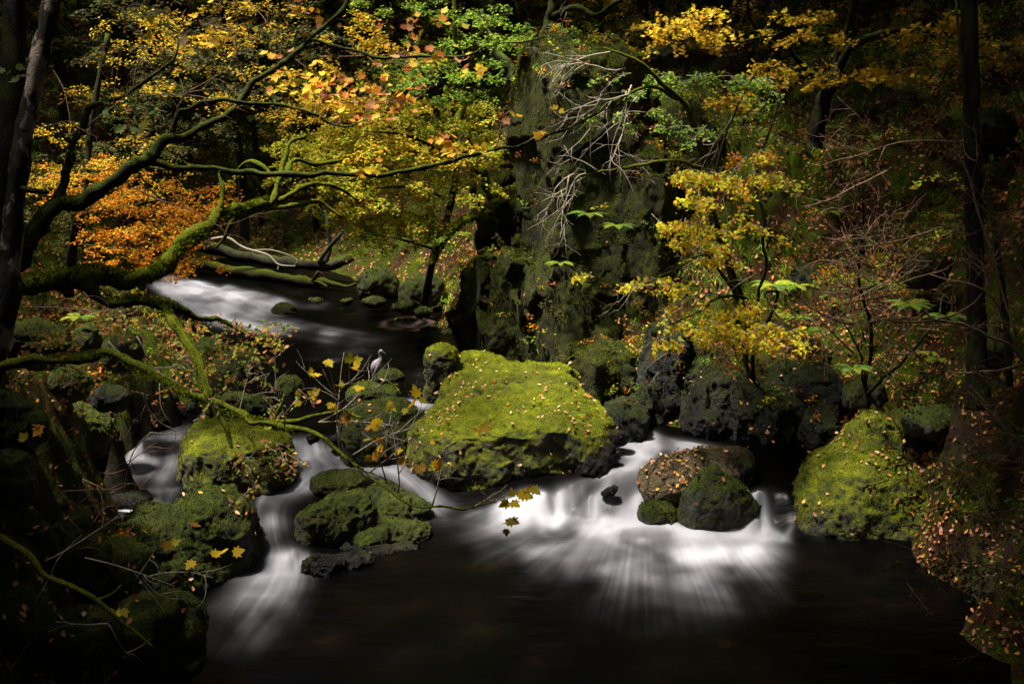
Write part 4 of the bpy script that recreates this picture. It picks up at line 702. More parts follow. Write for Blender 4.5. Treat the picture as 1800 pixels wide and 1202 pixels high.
# ---- beech with orange leaves and the trees behind the upper river
def c_(w, l):
    mass(w, l, [(290, 330, 85, 45, 25, 1.5), (230, 400, 80, 45, 25, 1.5), (300, 400, 60, 35, 25, 1.5), (180, 350, 60, 60, 26, 1.5), (330, 460, 40, 40, 24.5, .7), (250, 460, 60, 30, 25, 1)], 150, .8, 'oval', .075, 'orange', 7, 7, .15)
    mass(w, l, [(240, 280, 90, 50, 26, 2), (150, 300, 80, 60, 27, 2), (100, 250, 60, 60, 28, 2)], 70, .9, 'oval', .08, 'yellow', 7, 6)
    mass(w, l, [(90, 400, 60, 60, 27, 2), (200, 250, 100, 60, 29, 2)], 60, .9, 'oval', .08, 'dark', 7, 6)
tree('beech_tree', 'beech with layered orange leaves behind the mossy limb at the head of the rapids', 'tree', [[(120, 520, 28, .14), (130, 420, 27.5, .12), (150, 330, 27, .1), (160, 220, 27, .08), (190, 60, 27, .06)], [(140, 400, 27.5, .05), (200, 370, 26.5, .04), (290, 350, 25.5, .02)], [(135, 430, 27.5, .05), (220, 440, 26, .035), (320, 455, 25, .015)], [(152, 310, 27, .05), (220, 290, 26, .03), (300, 300, 25.5, .015)]], 'dark_bark', c_)
def c_(w, l):
    mass(w, l, [(560, 80, 70, 60, 34, 2), (450, 60, 90, 60, 34, 2), (640, 60, 60, 60, 34, 2), (360, 40, 80, 50, 35, 2), (300, 150, 90, 60, 35, 3), (250, 50, 90, 60, 35, 2)], 28, 1.2, 'oval', .12, 'yellow', 7, 6)
    mass(w, l, [(450, 150, 120, 80, 37, 2), (250, 120, 150, 100, 38, 2), (600, 40, 120, 50, 38, 2)], 30, 1.2, 'oval', .12, 'dark', 7, 6)
tree('tree', 'slender dark tree with yellow leaves high up beyond the upper left branches', 'tree', [[(430, 420, 44, .2), (425, 300, 42, .16), (410, 200, 40, .13), (400, 80, 38, .1), (380, -40, 36, .08)], [(408, 190, 40, .08), (480, 120, 38, .06), (560, 70, 36, .03)], [(405, 120, 39, .07), (320, 90, 37, .05), (240, 60, 36, .03)]], 'dark_bark', c_)
def c_(w, l):
    mass(w, l, [(660, 260, 90, 50, 34, 2), (600, 300, 60, 50, 34, 2), (700, 330, 80, 55, 34, 2), (740, 370, 50, 40, 34, 1.5), (620, 240, 80, 40, 34, 2), (690, 380, 70, 34, 34, 1.5), (540, 280, 70, 34, 34, 1.5), (640, 400, 50, 34, 34, 1), (800, 230, 60, 50, 34, 1.5), (780, 330, 40, 40, 34, 1), (660, 430, 34, 16, 34, 1)], 125, .9, 'oval', .115, 'lime', 8, 6, .3)
    mass(w, l, [(640, 200, 90, 50, 34, 2), (560, 190, 60, 40, 34, 2), (700, 270, 70, 40, 34, 2)], 80, 1., 'oval', .11, 'yellow', 7, 6)
tree('hazel_tree', 'spreading tree full of bright yellow and lime leaves at upper centre left', 'tree', [[(745, 540, 40, .16), (765, 440, 38, .13), (790, 370, 36, .12), (800, 280, 35, .1), (760, 180, 34, .08), (720, 60, 33, .06)], [(795, 360, 36, .06), (740, 330, 34, .05), (660, 330, 32, .03)], [(800, 280, 35, .06), (720, 240, 33, .04), (640, 230, 31, .02)], [(770, 440, 38, .05), (700, 420, 34, .035), (640, 410, 31, .02)]], 'dark_bark', c_)
def c_(w, l):
    mass(w, l, [(850, 60, 60, 45, 33, 2), (800, 120, 70, 50, 33, 2), (780, 190, 60, 50, 33, 2), (870, 110, 40, 40, 33, 1), (720, 110, 60, 50, 34, 2), (770, 30, 90, 40, 34, 2)], 48, 1., 'oval', .12, 'green', 8, 6, .25)
    mass(w, l, [(820, 230, 80, 50, 35, 2), (860, 290, 50, 30, 35, 1), (700, 150, 60, 50, 34, 2)], 60, 1., 'oval', .12, 'lime', 8, 6, .25)
tree('ash_tree', 'tree with fresh green leaves left of the cliff top', 'tree', [[(850, 420, 40, .15), (835, 330, 39, .13), (820, 250, 37, .11), (790, 170, 36, .1), (800, 60, 35, .07), (790, -60, 35, .05)], [(800, 170, 36, .05), (850, 110, 35, .03), (880, 60, 34, .02)]], 'mossy_bark', c_, .3, kink=.1)
tree('tree', 'gnarled black tree forking on the ledge left of the cliff', 'tree', [[(935, 330, 34.5, .35), (928, 280, 34.3, .27), (918, 220, 34, .22), (905, 160, 34, .21), (900, 130, 34, .2), (880, 90, 34.2, .13), (868, 60, 34.4, .1), (850, 20, 34.6, .07)],
  [(915, 145, 34, .14), (935, 105, 33.9, .15), (955, 60, 33.8, .13), (968, 20, 33.8, .12), (985, -50, 34, .09)], [(930, 260, 34.2, .1), (960, 275, 33.5, .09), (1000, 262, 33, .04)], [(935, 310, 34.5, .2), (895, 320, 34.6, .14), (860, 345, 35, .1)], [(905, 145, 34, .1), (888, 128, 34, .1), (872, 140, 34, .05)], [(968, 30, 33.8, .1), (1010, 10, 33.5, .1), (1050, 25, 33, .08), (1080, 0, 33, .07), (1110, -40, 33, .05)]], 'dark_bark', None, .35, kink=.15)
def c_(w, l): mass(w, l, [(790, 400, 60, 40, 32, 1), (750, 440, 30, 30, 32, 1)], 18, .5, 'narrow', .09, 'green', 7, 6)
tree('tree', 'stubby mossy trunk leaning out over the water left of the cliff', 'tree', [[(905, 400, 35.5, .3), (880, 370, 35, .28), (862, 330, 34.6, .22), (835, 290, 34.4, .15), (812, 250, 34.4, .17), (805, 205, 34.4, .14), (815, 160, 34.5, .1)], [(890, 350, 34.6, .13), (840, 375, 33.6, .12), (800, 400, 33, .1), (775, 430, 32.6, .09), (760, 465, 32.4, .05)]], 'mossy_bark', c_, .35, kink=.12,
  extra=lambda r: fuzz(r, [(890, 350, 34.6, .13), (840, 375, 33.6, .12), (800, 400, 33, .1), (775, 430, 32.6, .09), (760, 465, 32.4, .05)], 900, .06))

# ---- bare tree drooping in front of the cliff
def c_(w, l):
    for o, d, L in (((1110, 165, 25.5), (-1, -.2, -.15), 2.2), ((1100, 120, 25.5), (-1, -.1, -.4), 2.), ((1090, 130, 25.5), (-.8, -.2, -.8), 2.4), ((1110, 150, 25.5), (-.3, -.2, -1), 2.4), ((1120, 170, 25.5), (-.5, -.2, -1), 1.9), ((1060, 120, 25.5), (-1, 0, .1), 1.6), ((1100, 160, 25.5), (.1, 0, -1), 2.), ((1080, 90, 25.5), (-.8, -.2, -.2), 1.8)): twigs(w, P(*o), d, L, 3, .02, .5, .45, 3, .16)
    for o, d, L in (((1030, 305, 25.2), (-1, -.1, .1), 1.2), ((1010, 305, 25.2), (-1, -.1, -.5), 1.2), ((1000, 310, 25.2), (-.3, -.1, -1), 1.5), ((1020, 310, 25.2), (-.1, 0, -1), 1.8), ((1030, 310, 25.2), (-.7, 0, -.8), 1.3), ((1050, 300, 25.2), (-.8, 0, .5), 1.)): twigs(w, P(*o), d, L, 2, .019, .4, .4, 3, .16)
tree('alder_tree', 'bare pale twiggy tree drooping in front of the cliff', 'tree', [[(1300, 620, 28.5, .12), (1290, 500, 28, .1), (1250, 380, 27.4, .09), (1235, 270, 26.8, .08), (1205, 190, 26.2, .07), (1160, 140, 25.8, .055), (1110, 105, 25.5, .04), (1060, 85, 25.4, .02)],
 [(1190, 175, 26, .05), (1150, 150, 25.8, .04), (1110, 160, 25.5, .03), (1060, 190, 25.3, .02), (1010, 235, 25.2, .01)], [(1240, 300, 26.8, .05), (1180, 285, 26, .04), (1110, 290, 25.5, .035), (1070, 300, 25.3, .03), (1030, 306, 25.2, .02)]], 'mossy_bark', c_, .25, kink=.08, twigm='twig')

# ---- hazel with yellow leaves on the right
def c_(w, l):
    mass(w, l, [(1290, 300, 80, 55, 25, 1.4), (1340, 320, 55, 60, 25, 1.2), (1250, 360, 55, 70, 25, 1.2), (1300, 400, 60, 55, 25, 1.2), (1230, 420, 45, 50, 24.6, .8)], 46, .7, 'oval', .115, 'hazel', 6, 6, .35, .5, .7)
    mass(w, l, [(1200, 490, 90, 18, 24, .7), (1270, 540, 110, 45, 24, .8), (1180, 565, 60, 22, 24, .6), (1340, 570, 75, 35, 24, .8), (1290, 600, 80, 30, 24, .8), (1240, 460, 50, 40, 24.3, .8), (1180, 580, 60, 16, 24, .6), (1380, 600, 40, 20, 24, .5)], 80, .6, 'oval', .11, 'hazel', 6, 6, .35, .5, .7)
    mass(w, l, [(1310, 640, 45, 20, 24, .5), (1110, 600, 40, 22, 24, .5), (1270, 250, 60, 30, 25, 1)], 36, .5, 'oval', .085, 'orange', 5, 5, .35, .5, .7)
    mass(w, l, [(1180, 130, 70, 60, 27, 1.5), (1240, 190, 90, 60, 26.5, 1.5), (1310, 210, 50, 50, 26, 1)], 60, .7, 'oval', .1, 'green', 6, 5, .3, .5, .7)
    for o, d, L in (((1250, 600, 24), (.6, -.1, -1), 1.6), ((1240, 380, 25), (-.6, -.1, -.8), 1.4), ((1290, 200, 26), (-.5, 0, -1), 2.2), ((1230, 330, 25.4), (-.2, 0, -1), 2.), ((1340, 250, 25.6), (-.7, 0, -.7), 1.8), ((1150, 500, 24), (-1, 0, -.2), 1.), ((1200, 540, 24), (-1, 0, -.5), 1.2), ((1330, 480, 25), (-.9, 0, -.3), 1.4), ((1320, 560, 24.5), (1, 0, -.3), 1.2), ((1180, 600, 24), (-.5, 0, -1), 1.1)): twigs(w, P(*o), d, L, 2, .014, .4, .3, 4, .1)
tree('hazel_shrub', 'many stemmed hazel with drooping yellow leaves over the right hand crags', 'shrub', [[(1320, 700, 27, .06), (1310, 560, 26.6, .052), (1275, 450, 26, .045), (1255, 330, 25.8, .04), (1280, 220, 25.8, .03), (1330, 120, 25.8, .02)],
 [(1325, 680, 27, .05), (1335, 540, 26.5, .042), (1345, 420, 26, .036), (1330, 300, 25.8, .03), (1380, 170, 25.8, .02)], [(1315, 640, 27, .05), (1290, 520, 26, .045), (1240, 450, 25.2, .03), (1180, 480, 24.4, .02), (1120, 495, 24, .01)], [(1310, 620, 27, .05), (1320, 540, 26, .04), (1290, 520, 25, .03), (1220, 550, 24.2, .02), (1120, 590, 24, .01)], [(1330, 600, 27, .04), (1370, 520, 26, .04), (1350, 520, 25, .03), (1380, 570, 24.3, .02), (1420, 600, 24, .01)], [(1255, 340, 25.8, .04), (1225, 380, 25.4, .03), (1200, 440, 25, .02), (1190, 520, 24.6, .01)]], 'dark_bark', c_, .2, kink=.08, twigm='twig')
# ---- right hand trees
def c_(w, l):
    mass(w, l, [(1240, 60, 75, 35, 31, 1.5), (1180, 40, 50, 30, 31, 1), (1290, 90, 50, 30, 31, 1), (1380, 110, 50, 30, 32, 1), (1420, 50, 50, 40, 32, 1), (1330, 150, 40, 30, 32, 1), (1550, 100, 60, 30, 31, 1), (1500, 120, 50, 20, 31, 1), (1620, 50, 60, 22, 30, 1), (1700, 60, 70, 40, 30, 1), (1740, 30, 60, 40, 30, 1)], 55, 1., 'maple', .13, 'yellow', 6, 5, .3, .3, .6)
tree('maple_tree', 'forked mossy trunk on the right terrace with an arching limb and yellow leaves above', 'tree', [[(1415, 345, 35.5, .36), (1422, 310, 35.4, .28), (1432, 260, 35.2, .26), (1445, 200, 35, .25), (1456, 155, 34.8, .2), (1475, 120, 34.5, .14), (1500, 85, 34, .12), (1540, 60, 33, .12), (1580, 50, 32, .12), (1640, 52, 31, .1), (1680, 58, 30, .07), (1720, 40, 30, .04)],
  [(1450, 140, 34.8, .13), (1425, 132, 34.2, .11), (1390, 135, 33.6, .09), (1370, 160, 33, .06)], [(1455, 150, 34.8, .12), (1480, 70, 34.5, .09), (1500, -20, 34.5, .07)], [(1448, 150, 34.8, .1), (1380, 80, 33.5, .08), (1360, 0, 33, .06), (1350, -60, 33, .05)], [(1372, 90, 33.5, .06), (1320, 30, 32.6, .05), (1310, -30, 32, .04)], [(1375, 60, 33, .06), (1290, 70, 31.5, .03), (1200, 50, 31, .02)]], 'mossy_bark' if 0 else 'dark_bark', c_, .2, kink=.1)
tree('tree', 'tall straight trunk near the right edge', 'tree', [[(1722, 720, 20, .24), (1718, 640, 20, .185), (1715, 500, 20, .16), (1711, 300, 20, .155), (1706, 100, 20, .15), (1700, -60, 20, .145), (1690, -500, 20, .11)]], 'lichen_bark' if 0 else 'dark_bark', None, .15)
def c_(w, l):
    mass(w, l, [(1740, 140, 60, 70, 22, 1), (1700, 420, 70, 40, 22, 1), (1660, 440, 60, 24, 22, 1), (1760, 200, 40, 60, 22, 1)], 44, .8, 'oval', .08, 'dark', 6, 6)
    mass(w, l, [(1690, 430, 60, 30, 21, 1), (1640, 310, 40, 40, 22, 1)], 30, .8, 'oval', .08, 'lime', 6, 6)
tree('tree', 'thin dark stem leaning beside the tall trunk at the right edge', 'tree', [[(1775, 680, 19, .07), (1768, 560, 19, .06), (1755, 450, 19, .05), (1735, 330, 19.2, .04), (1700, 200, 19.5, .03), (1680, 0, 20, .02)]], 'dark_bark', c_)
def c_(w, l):
    for o, d, L in (((1600, 560, 17.5), (-1, 0, -.1), 1.8), ((1560, 520, 17.5), (-1, 0, -.25), 1.6), ((1530, 470, 17.5), (-.9, 0, .3), 1.3), ((1540, 500, 17.5), (-.8, 0, -.9), 1.2), ((1520, 600, 17.5), (-.3, 0, 1), 1.5), ((1500, 620, 17.5), (-.8, 0, .8), 1.2), ((1650, 560, 17.5), (1, 0, .1), 1.6), ((1580, 480, 17.5), (.5, 0, .9), 1.5), ((1620, 540, 17.5), (.6, 0, -.9), 1.2), ((1560, 560, 17.5), (-.4, 0, -1), .9), ((1500, 570, 17.5), (-1, 0, .0), 1.3), ((1650, 400, 17.8), (-.8, 0, -.5), 1.6), ((1700, 250, 17.8), (-1, 0, .1), 1.8), ((1720, 190, 17.8), (.4, 0, -1), 2.), ((1560, 300, 18), (-1, 0, -.5), 1.5), ((1700, 330, 18), (-.9, 0, -.8), 1.7), ((1640, 460, 17.6), (-.9, 0, -.1), 1.4)): twigs(w, P(*o), d, L, 3, .017, .15, .75, 4, .07)
    rand_leaves(l, [(rng.uniform(1410, 1660), rng.uniform(400, 650), 17.5+rng.normal()*.4) for _ in range(45)], 'oak', .08, 'litter', .7)
tree('shrub', 'bare tangled shrub of curving reddish twigs over the right bank', 'shrub', [[(1950, 1000, 18.6, .05), (1850, 760, 18.4, .04), (1800, 640, 18.2, .03), (1740, 590, 18, .028), (1670, 565, 17.8, .024), (1600, 568, 17.6, .02), (1540, 560, 17.5, .012)],
  [(1850, 760, 18.5, .03), (1780, 600, 18.2, .024), (1740, 520, 18, .018), (1640, 480, 18, .01)], [(1880, 800, 18.4, .03), (1830, 560, 18.2, .022), (1760, 400, 18, .016), (1650, 300, 18, .01)], [(1800, 640, 18.4, .03), (1700, 660, 18.2, .02), (1640, 640, 18, .014), (1560, 600, 17.8, .01)], [(1650, 230, 17.8, .02), (1700, 300, 17.8, .02), (1735, 420, 17.8, .02), (1790, 600, 17.8, .015)]], 'brown_twig', c_, .1, kink=.05, twigm='brown_twig', tname='stem')
def c_(w, l):
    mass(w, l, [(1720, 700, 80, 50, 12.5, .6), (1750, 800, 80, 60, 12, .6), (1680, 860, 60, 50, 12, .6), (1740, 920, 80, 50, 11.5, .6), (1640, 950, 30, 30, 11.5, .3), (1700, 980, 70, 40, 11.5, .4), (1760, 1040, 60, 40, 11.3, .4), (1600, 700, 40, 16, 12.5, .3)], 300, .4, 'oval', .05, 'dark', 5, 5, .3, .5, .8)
    mass(w, l, [(1740, 720, 60, 40, 12.2, .5), (1700, 960, 60, 50, 11.4, .4), (1740, 870, 60, 60, 11.8, .5)], 110, .35, 'oval', .05, 'green', 4, 3, .3, .5, .8)
    mass(w, l, [(1700, 780, 80, 60, 12.2, .5), (1680, 850, 70, 40, 11.9, .5)], 100, .35, 'oak', .055, 'litter', 4, 3, .3, .5, .8)
    for o, d, L in (((1830, 985, 11.4), (-1, 0, -.15), 1.4), ((1830, 1010, 11.4), (-1, 0, -.05), 1.3), ((1830, 1080, 11.3), (-.8, 0, -.4), .9), ((1830, 820, 11.8), (-1, 0, .3), 1.2), ((1760, 900, 11.8), (-.8, 0, .8), .9), ((1750, 900, 11.8), (-.6, 0, -.9), .7)): twigs(w, P(*o), d, L, 2, .008, .05, .3, 4, .06)
tree('shrub', 'near shrub of small dark leaves in the shade at the lower right edge', 'shrub', [[(1960, 1150, 12.4, .05), (1900, 980, 12.2, .04), (1850, 860, 12.1, .03), (1770, 760, 12.2, .02), (1700, 690, 12.4, .01)], [(1910, 1000, 12.2, .03), (1800, 930, 11.8, .02), (1700, 900, 11.6, .01)], [(1900, 960, 12.2, .03), (1830, 830, 12, .02), (1720, 800, 12, .01)]], 'brown_twig', c_, .1, kink=.03, twigm='brown_twig', tname='stem')

# ---- fallen logs at the head of the pool
def log(label, rows, mt, extra=None):
    root = thing('fallen_log', label, 'log', PP(rows)[0][0]); b_ = Buf(); limb(b_, rows, 12, .3, .05, 3.); b_.build('log_body', M[mt], root, True)
    w = Buf()
    for r_ in (extra or []): limb(w, r_, 6, .2, .04)
    if w.n: w.build('broken_branch', M[mt], root, True)
log('grey barkless log lying highest across the head of the rapids', [(330, 425, 47.5, 0.274), (380, 438, 47, 0.245), (450, 455, 46.5, 0.238), (520, 465, 46, 0.216), (580, 466, 45.6, 0.216), (620, 452, 45.6, 0.158)], 'grey_log' if 'grey_log' in M else 'dark_bark', [[(572, 462, 45.6, 0.144), (580, 430, 45.6, 0.101), (576, 395, 45.6, 0.086), (570, 370, 45.7, 0.058)], [(560, 462, 45.6, 0.086), (575, 440, 45, 0.072), (595, 418, 44.6, 0.086), (605, 405, 44.6, 0.072)]])
log('mossy brown log lying low over the rapids with a forked root end', [(330, 460, 46.3, 0.216), (380, 470, 45.8, 0.216), (440, 480, 45.4, 0.230), (500, 490, 45, 0.216), (540, 496, 44.6, 0.187), (570, 496, 44.4, 0.144), (600, 504, 44.2, 0.086), (625, 498, 44, 0.050)], 'log_moss', [[(545, 500, 44.6, 0.101), (555, 485, 44.2, 0.086), (560, 478, 44.1, 0.043)], [(550, 492, 44.4, 0.086), (575, 505, 43.8, 0.043)]])
tree('branch', 'bare pale branch leaning down onto the fallen logs', 'branch', [[(372, 420, 45, .05), (400, 418, 45, .05), (430, 436, 45, .05), (470, 448, 45, .045), (490, 465, 45, .04), (520, 468, 45, .02)], [(440, 440, 45, .03), (480, 440, 45, .025), (520, 455, 45, .02), (515, 470, 45, .01)], [(490, 465, 45, .03), (488, 475, 45, .02)]], 'twig', None, .1, tname='stem')

def c_(w, l):
    for k in range(16): twigs(w, P(1530+rng.normal()*16, 640-k*14, 23+rng.normal()*.2), [rng.normal(), -.2, .5], 1.5, 2, .014, .1, .5, 3, .07)
tree('shrub', 'slender dark sapling with bare twigs rising behind the pointed boulder', 'shrub', [[(1545, 780, 26.2, .08), (1520, 725, 26, .07), (1526, 670, 25.6, .055), (1532, 600, 25, .045), (1510, 480, 24, .03), (1516, 330, 23, .015)], [(1522, 700, 25.8, .04), (1570, 650, 24.4, .035), (1630, 590, 23, .025), (1660, 520, 23, .012)], [(1526, 680, 25.6, .03), (1510, 620, 24.6, .025), (1470, 540, 22.8, .012)]], 'dark_bark', c_, .2, kink=.08, twigm='brown_twig')
# ------------------------------------------------------------------ wooded slope behind: trunks that can be told apart, then ground cover
def far_tree(h, r, lean, leafy):
    root = empty('forest_tree'); p = spline(np.array([[0, 0, -1.5, r*1.5], [0, 0, .3, r*1.1], [lean*.3, .1, h*.35, r*.85], [lean*.6, -.1, h*.65, r*.6], [lean, 0, h, r*.3]]), 8)
    p[:, :2] += .12*np.stack([noise(p[:, :3]*.6), noise(p[:, :3]*.6+9)], -1)
    b_ = Buf(); tube(b_, p[:, :3], p[:, 3], 8, .15, (1, 1, 1), 2.); b_.build('trunk', M['dark_bark'], root, True)
    w, l = Buf(), Buf()
    for k in range(12):
        i = rng.integers(len(p)//4, len(p)-1); th = rng.random()*6.28; twigs(w, p[i, :3], [math.cos(th), math.sin(th), .35], rng.uniform(1.5, 3), 2, r*.22, -.1, .3, 3, .1)
        for _ in range(leafy):
            q = p[i, :3]+np.array([math.cos(th), math.sin(th), .2])*rng.uniform(.5, 2.6)+rng.normal(size=3)*.5
            spray(w, l, q, [math.cos(th), math.sin(th), 0], 1.1, 'oval', .13, ('dark', 'green', 'yellow')[k % 3], 6, 5, .25)
    w.build('twigs', M['dark_bark'], root); l.build('crown', M['leaf'], root); return root
protos = [far_tree(15, .19, .8, 6), far_tree(13, .14, -1.2, 8), far_tree(17, .26, .4, 5), far_tree(10, .1, 1.5, 9)]
used = set(); spots = [(215, 60), (300, 66), (140, 54), (70, 50), (345, 58), (480, 64), (520, 70), (640, 68), (700, 72), (470, 54), (820, 62), (1130, 52), (1180, 60), (1230, 56), (1290, 62), (1340, 50), (1400, 56), (1480, 60), (1520, 52), (1570, 66), (1620, 55), (1660, 62), (1740, 50), (1780, 60), (20, 60), (560, 52), (900, 66), (980, 60)]
TL = ['dark slope tree seen through the orange beech, left of the one above the logs', 'far thin tree on the slope above the left end of the fallen logs', 'dark slope tree behind the left fork of the maple branch', 'dark slope tree between the pale flaking trunk and the maple branch', "tree on the slope right above the barkless log's left end", 'far tree on the slope above the middle of the fallen logs', 'farthest thin tree above the right part of the fallen logs', 'far tree hidden by the yellow tree, left of the green ash', 'farthest tree behind the fresh green ash leaves', 'nearest slope tree directly behind the fallen logs', 'slope tree just left of the gnarled black tree', 'tree on the slope just right of the cliff top', 'far slope tree behind the green hazel leaves', 'slope tree behind the left cluster of yellow maple leaves', 'far slope tree behind the middle of the yellow maple leaves', 'near slope tree left of the forked mossy trunk', 'slope tree directly behind the forked mossy trunk', 'slope tree under the arching limb, close to the forked trunk', 'slope tree under the middle of the arching limb', 'far slope tree under the arching limb, right of its middle', 'slope tree under the right end of the arching limb', 'far slope tree just left of the tall straight trunk', 'slope tree between the tall straight trunk and the right edge', 'far slope tree at the very right edge', 'far slope tree at the very left edge', 'near slope tree behind the right end of the fallen logs', "far tree on the slope directly above the cliff's left shoulder", 'far tree on the slope directly above the cliff top']
for k, (px, d) in enumerate(spots):
    pr = protos[k % 4]; x = (px-900)/F*d; y = d*.985; z = float(land_h(np.array([x]), np.array([y]), False)[0])
    if k % 4 in used:
        c = pr.copy(); link(c)
        for ch in pr.children: q = ch.copy(); link(q); q.parent = c
    else: c = pr; used.add(k % 4)
    c.location = (x, y, z); c.rotation_euler = (0, 0, rng.random()*6.28)
    tag(c, TL[k], 'tree', 'dark trees on the slope behind')

lx = land_h  # ---- ground cover: fallen leaves, low plants
A_, B_, C_, Nf, Ar = face_data(np.stack([xx, yy, zz], -1).reshape(-1, 3), np.zeros((0, 3), int), grid_faces(*xx.shape))
ctr = (A_+B_+C_)/3
vis = (np.abs(ctr[:, 0]) < ctr[:, 1]*.52) & (ctr[:, 1] > 11) & (ctr[:, 1] < 78) & (ctr[:, 2] > water_h(ctr[:, 0], ctr[:, 1])+.03)
fdv = (A_[vis], B_[vis], C_[vis], Nf[vis], Ar[vis]); cv = ctr[vis]
lit_ = Buf()
p, n = sample(fdv, 40*np.clip((32/cv[:, 1]), .3, 1.6)*np.clip(.6+1.3*fbm(cv*.6, 3), .1, 2)*np.clip(1.2-.9*((cv[:, 1] < 19) & (cv[:, 0] < 0)), 0, 1), lambda c, n: n[:, 2] > .35)
leaves(lit_, 'oak', p+n*.03, n*.9+rng.normal(size=p.shape)*.35+np.array([0, -.15, 0]), np.where(p[:, 1] > 27, .13, .1)*rng.uniform(.6, 1.25, len(p)), cols('litter', len(p)))
for lab, (fd, dens) in SURF.items():
    p, n = sample(fd, dens*1.7*np.clip(.7+1.2*noise((fd[0])*1.3), .1, 2), lambda c, n: (n[:, 2] > .25) & (c[:, 2] > -.93))
    leaves(lit_, 'oak', p+n*.035, n+rng.normal(size=p.shape)*.4, .105*rng.uniform(.6, 1.2, len(p)), cols('pale' if dens > 1.5 else 'litter', len(p)))
tag(lit_.build('fallen_leaves', M['litter']), 'fallen brown and orange leaves strewn over banks and boulders', 'leaves', kind='stuff')
und = Buf(); uw = Buf()
p, n = sample(fdv, (3.6+3.2*((cv[:, 1] > 27) & (cv[:, 0] > 3)))*np.clip(32/cv[:, 1], .5, 1.3)*np.clip(.45+1.6*fbm(cv*.35+7, 3), .03, 2), lambda c, n: (n[:, 2] > .1))
for lab, (fd, dens) in SURF.items():
    if 'crag' in lab or 'rock face' in lab or 'outcrop' in lab or 'rib' in lab or 'leaning dark slab' in lab or 'rocky step' in lab:
        p2, n2 = sample(fd, 4., lambda c, n: (n[:, 2]+.9*noise(c*.8) > .28) & (c[:, 2] > .6)); p = np.vstack([p, p2])
print('undergrowth sprays', len(p))
for a in p: spray(uw, und, a+np.array([0, 0, .1]), [rng.normal(), rng.normal()-.3, .9], rng.uniform(.25, .8), ('oval', 'oak', 'narrow')[rng.integers(0, 3)], .075*(a[1]/32)**.5*rng.uniform(.7, 1.5), ('green', 'dark', 'dark', 'dark', 'lime', 'orange', 'litter')[rng.integers(0, 7)], 4, 5, .5, .6, .004 if rng.random() < .3 else 0)
# tussocks of long drooping blades
p, n = sample(fdv, 3.2*np.clip(.1+2*noise(cv*.3+3), 0, 1.5), lambda c, n: (n[:, 2] > .2) & (c[:, 1] > 30))
for q in range(9):
    k = len(p); o = p+rng.normal(size=(k, 3))*.1; d = nrm(np.c_[rng.normal(size=(k, 2)), rng.uniform(.4, 1.4, k)]); l = rng.uniform(.25, .55, (k, 1)); s = nrm(np.cross(d, [0, 0, 1.]))*.014*rng.uniform(.7, 2, (k, 1))
    m1 = o+d*l*.6; m2_ = m1+(d*.5+np.array([0, 0, -.9]))*l*.6
    v = np.stack([o-s, o+s, m1+s, m1-s, m2_], 1).reshape(-1, 3); b5 = np.arange(k)[:, None]*5
    und.add(v, b5+np.array([[3, 2, 4]]), b5+np.array([[0, 1, 2, 3]]), np.repeat(cols('green' if q % 2 else 'mmoss', k), 5, 0))
uo = uw
tag(und.build('undergrowth', M['leaf']), 'low leafy plants and grassy tussocks over the banks', 'undergrowth', kind='stuff')

p, n = sample(fdv, 1.1*np.clip(32/cv[:, 1], .5, 1.5), lambda c, n: n[:, 2] > .1)
for a in p:
    if rng.random() < .5: twigs(uw, a, [rng.normal(), rng.normal(), rng.uniform(.1, 1.6)], rng.uniform(.5, 1.6), 1, .011, .05, .4, 3, .1, None, 3)
tag(uw.build('brushwood', M['brown_twig']), 'bare sticks and seedlings sprouting and lying all over the banks', 'brushwood', kind='stuff')

# ---- ferns
def fern(label, px, py, d, s=.6, n=7, pal='green', group=None, face=0):
    o = P(px, py, d); root = thing('fern', label, 'fern', o, group)
    for k in range(n):
        b_ = Buf(); th = face+(k-(n-1)/2)*(5.2/n)-math.pi/2; L = s*rng.uniform(.8, 1.2); h = np.array([math.cos(th), math.sin(th), 0]); t = np.linspace(0, 1, 16)[:, None]
        sp_ = o+h*t*L+np.array([0, 0, 1])*(L*.75*t-L*.85*t**2); tube(b_, sp_, .004, 3, 0, (.12, .14, .03)); sd = np.cross(h, [0, 0, 1]); c = cols(pal, 1)[0]
        tt = np.repeat(np.linspace(.08, .99, 22), 2); i = tt*15; i0 = np.minimum(i.astype(int), 14); f = (i-i0)[:, None]; q = sp_[i0]*(1-f)+sp_[i0+1]*f
        tan = nrm(sp_[i0+1]-sp_[i0]); sg = np.tile([1, -1], 22)[:, None]; w = (L*.24*np.sin(np.clip(tt*1.05+.12, 0, 1)*math.pi)**.8)[:, None]; dr = nrm(sd*sg+tan*.35+np.array([0, 0, -.15])); wd = tan*L*.016
        v = np.stack([q-wd, q+dr*w*.5-wd, q+dr*w, q+dr*w*.5+wd*1.2, q+wd], 1).reshape(-1, 3); b5 = np.arange(44)[:, None]*5
        b_.add(v, b5+np.array([[1, 2, 3]]), b5+np.array([[0, 1, 3, 4]]), np.repeat((c*rng.uniform(.8, 1.2, (44, 1))), 5, 0)); b_.build('frond', M['leaf'], root)
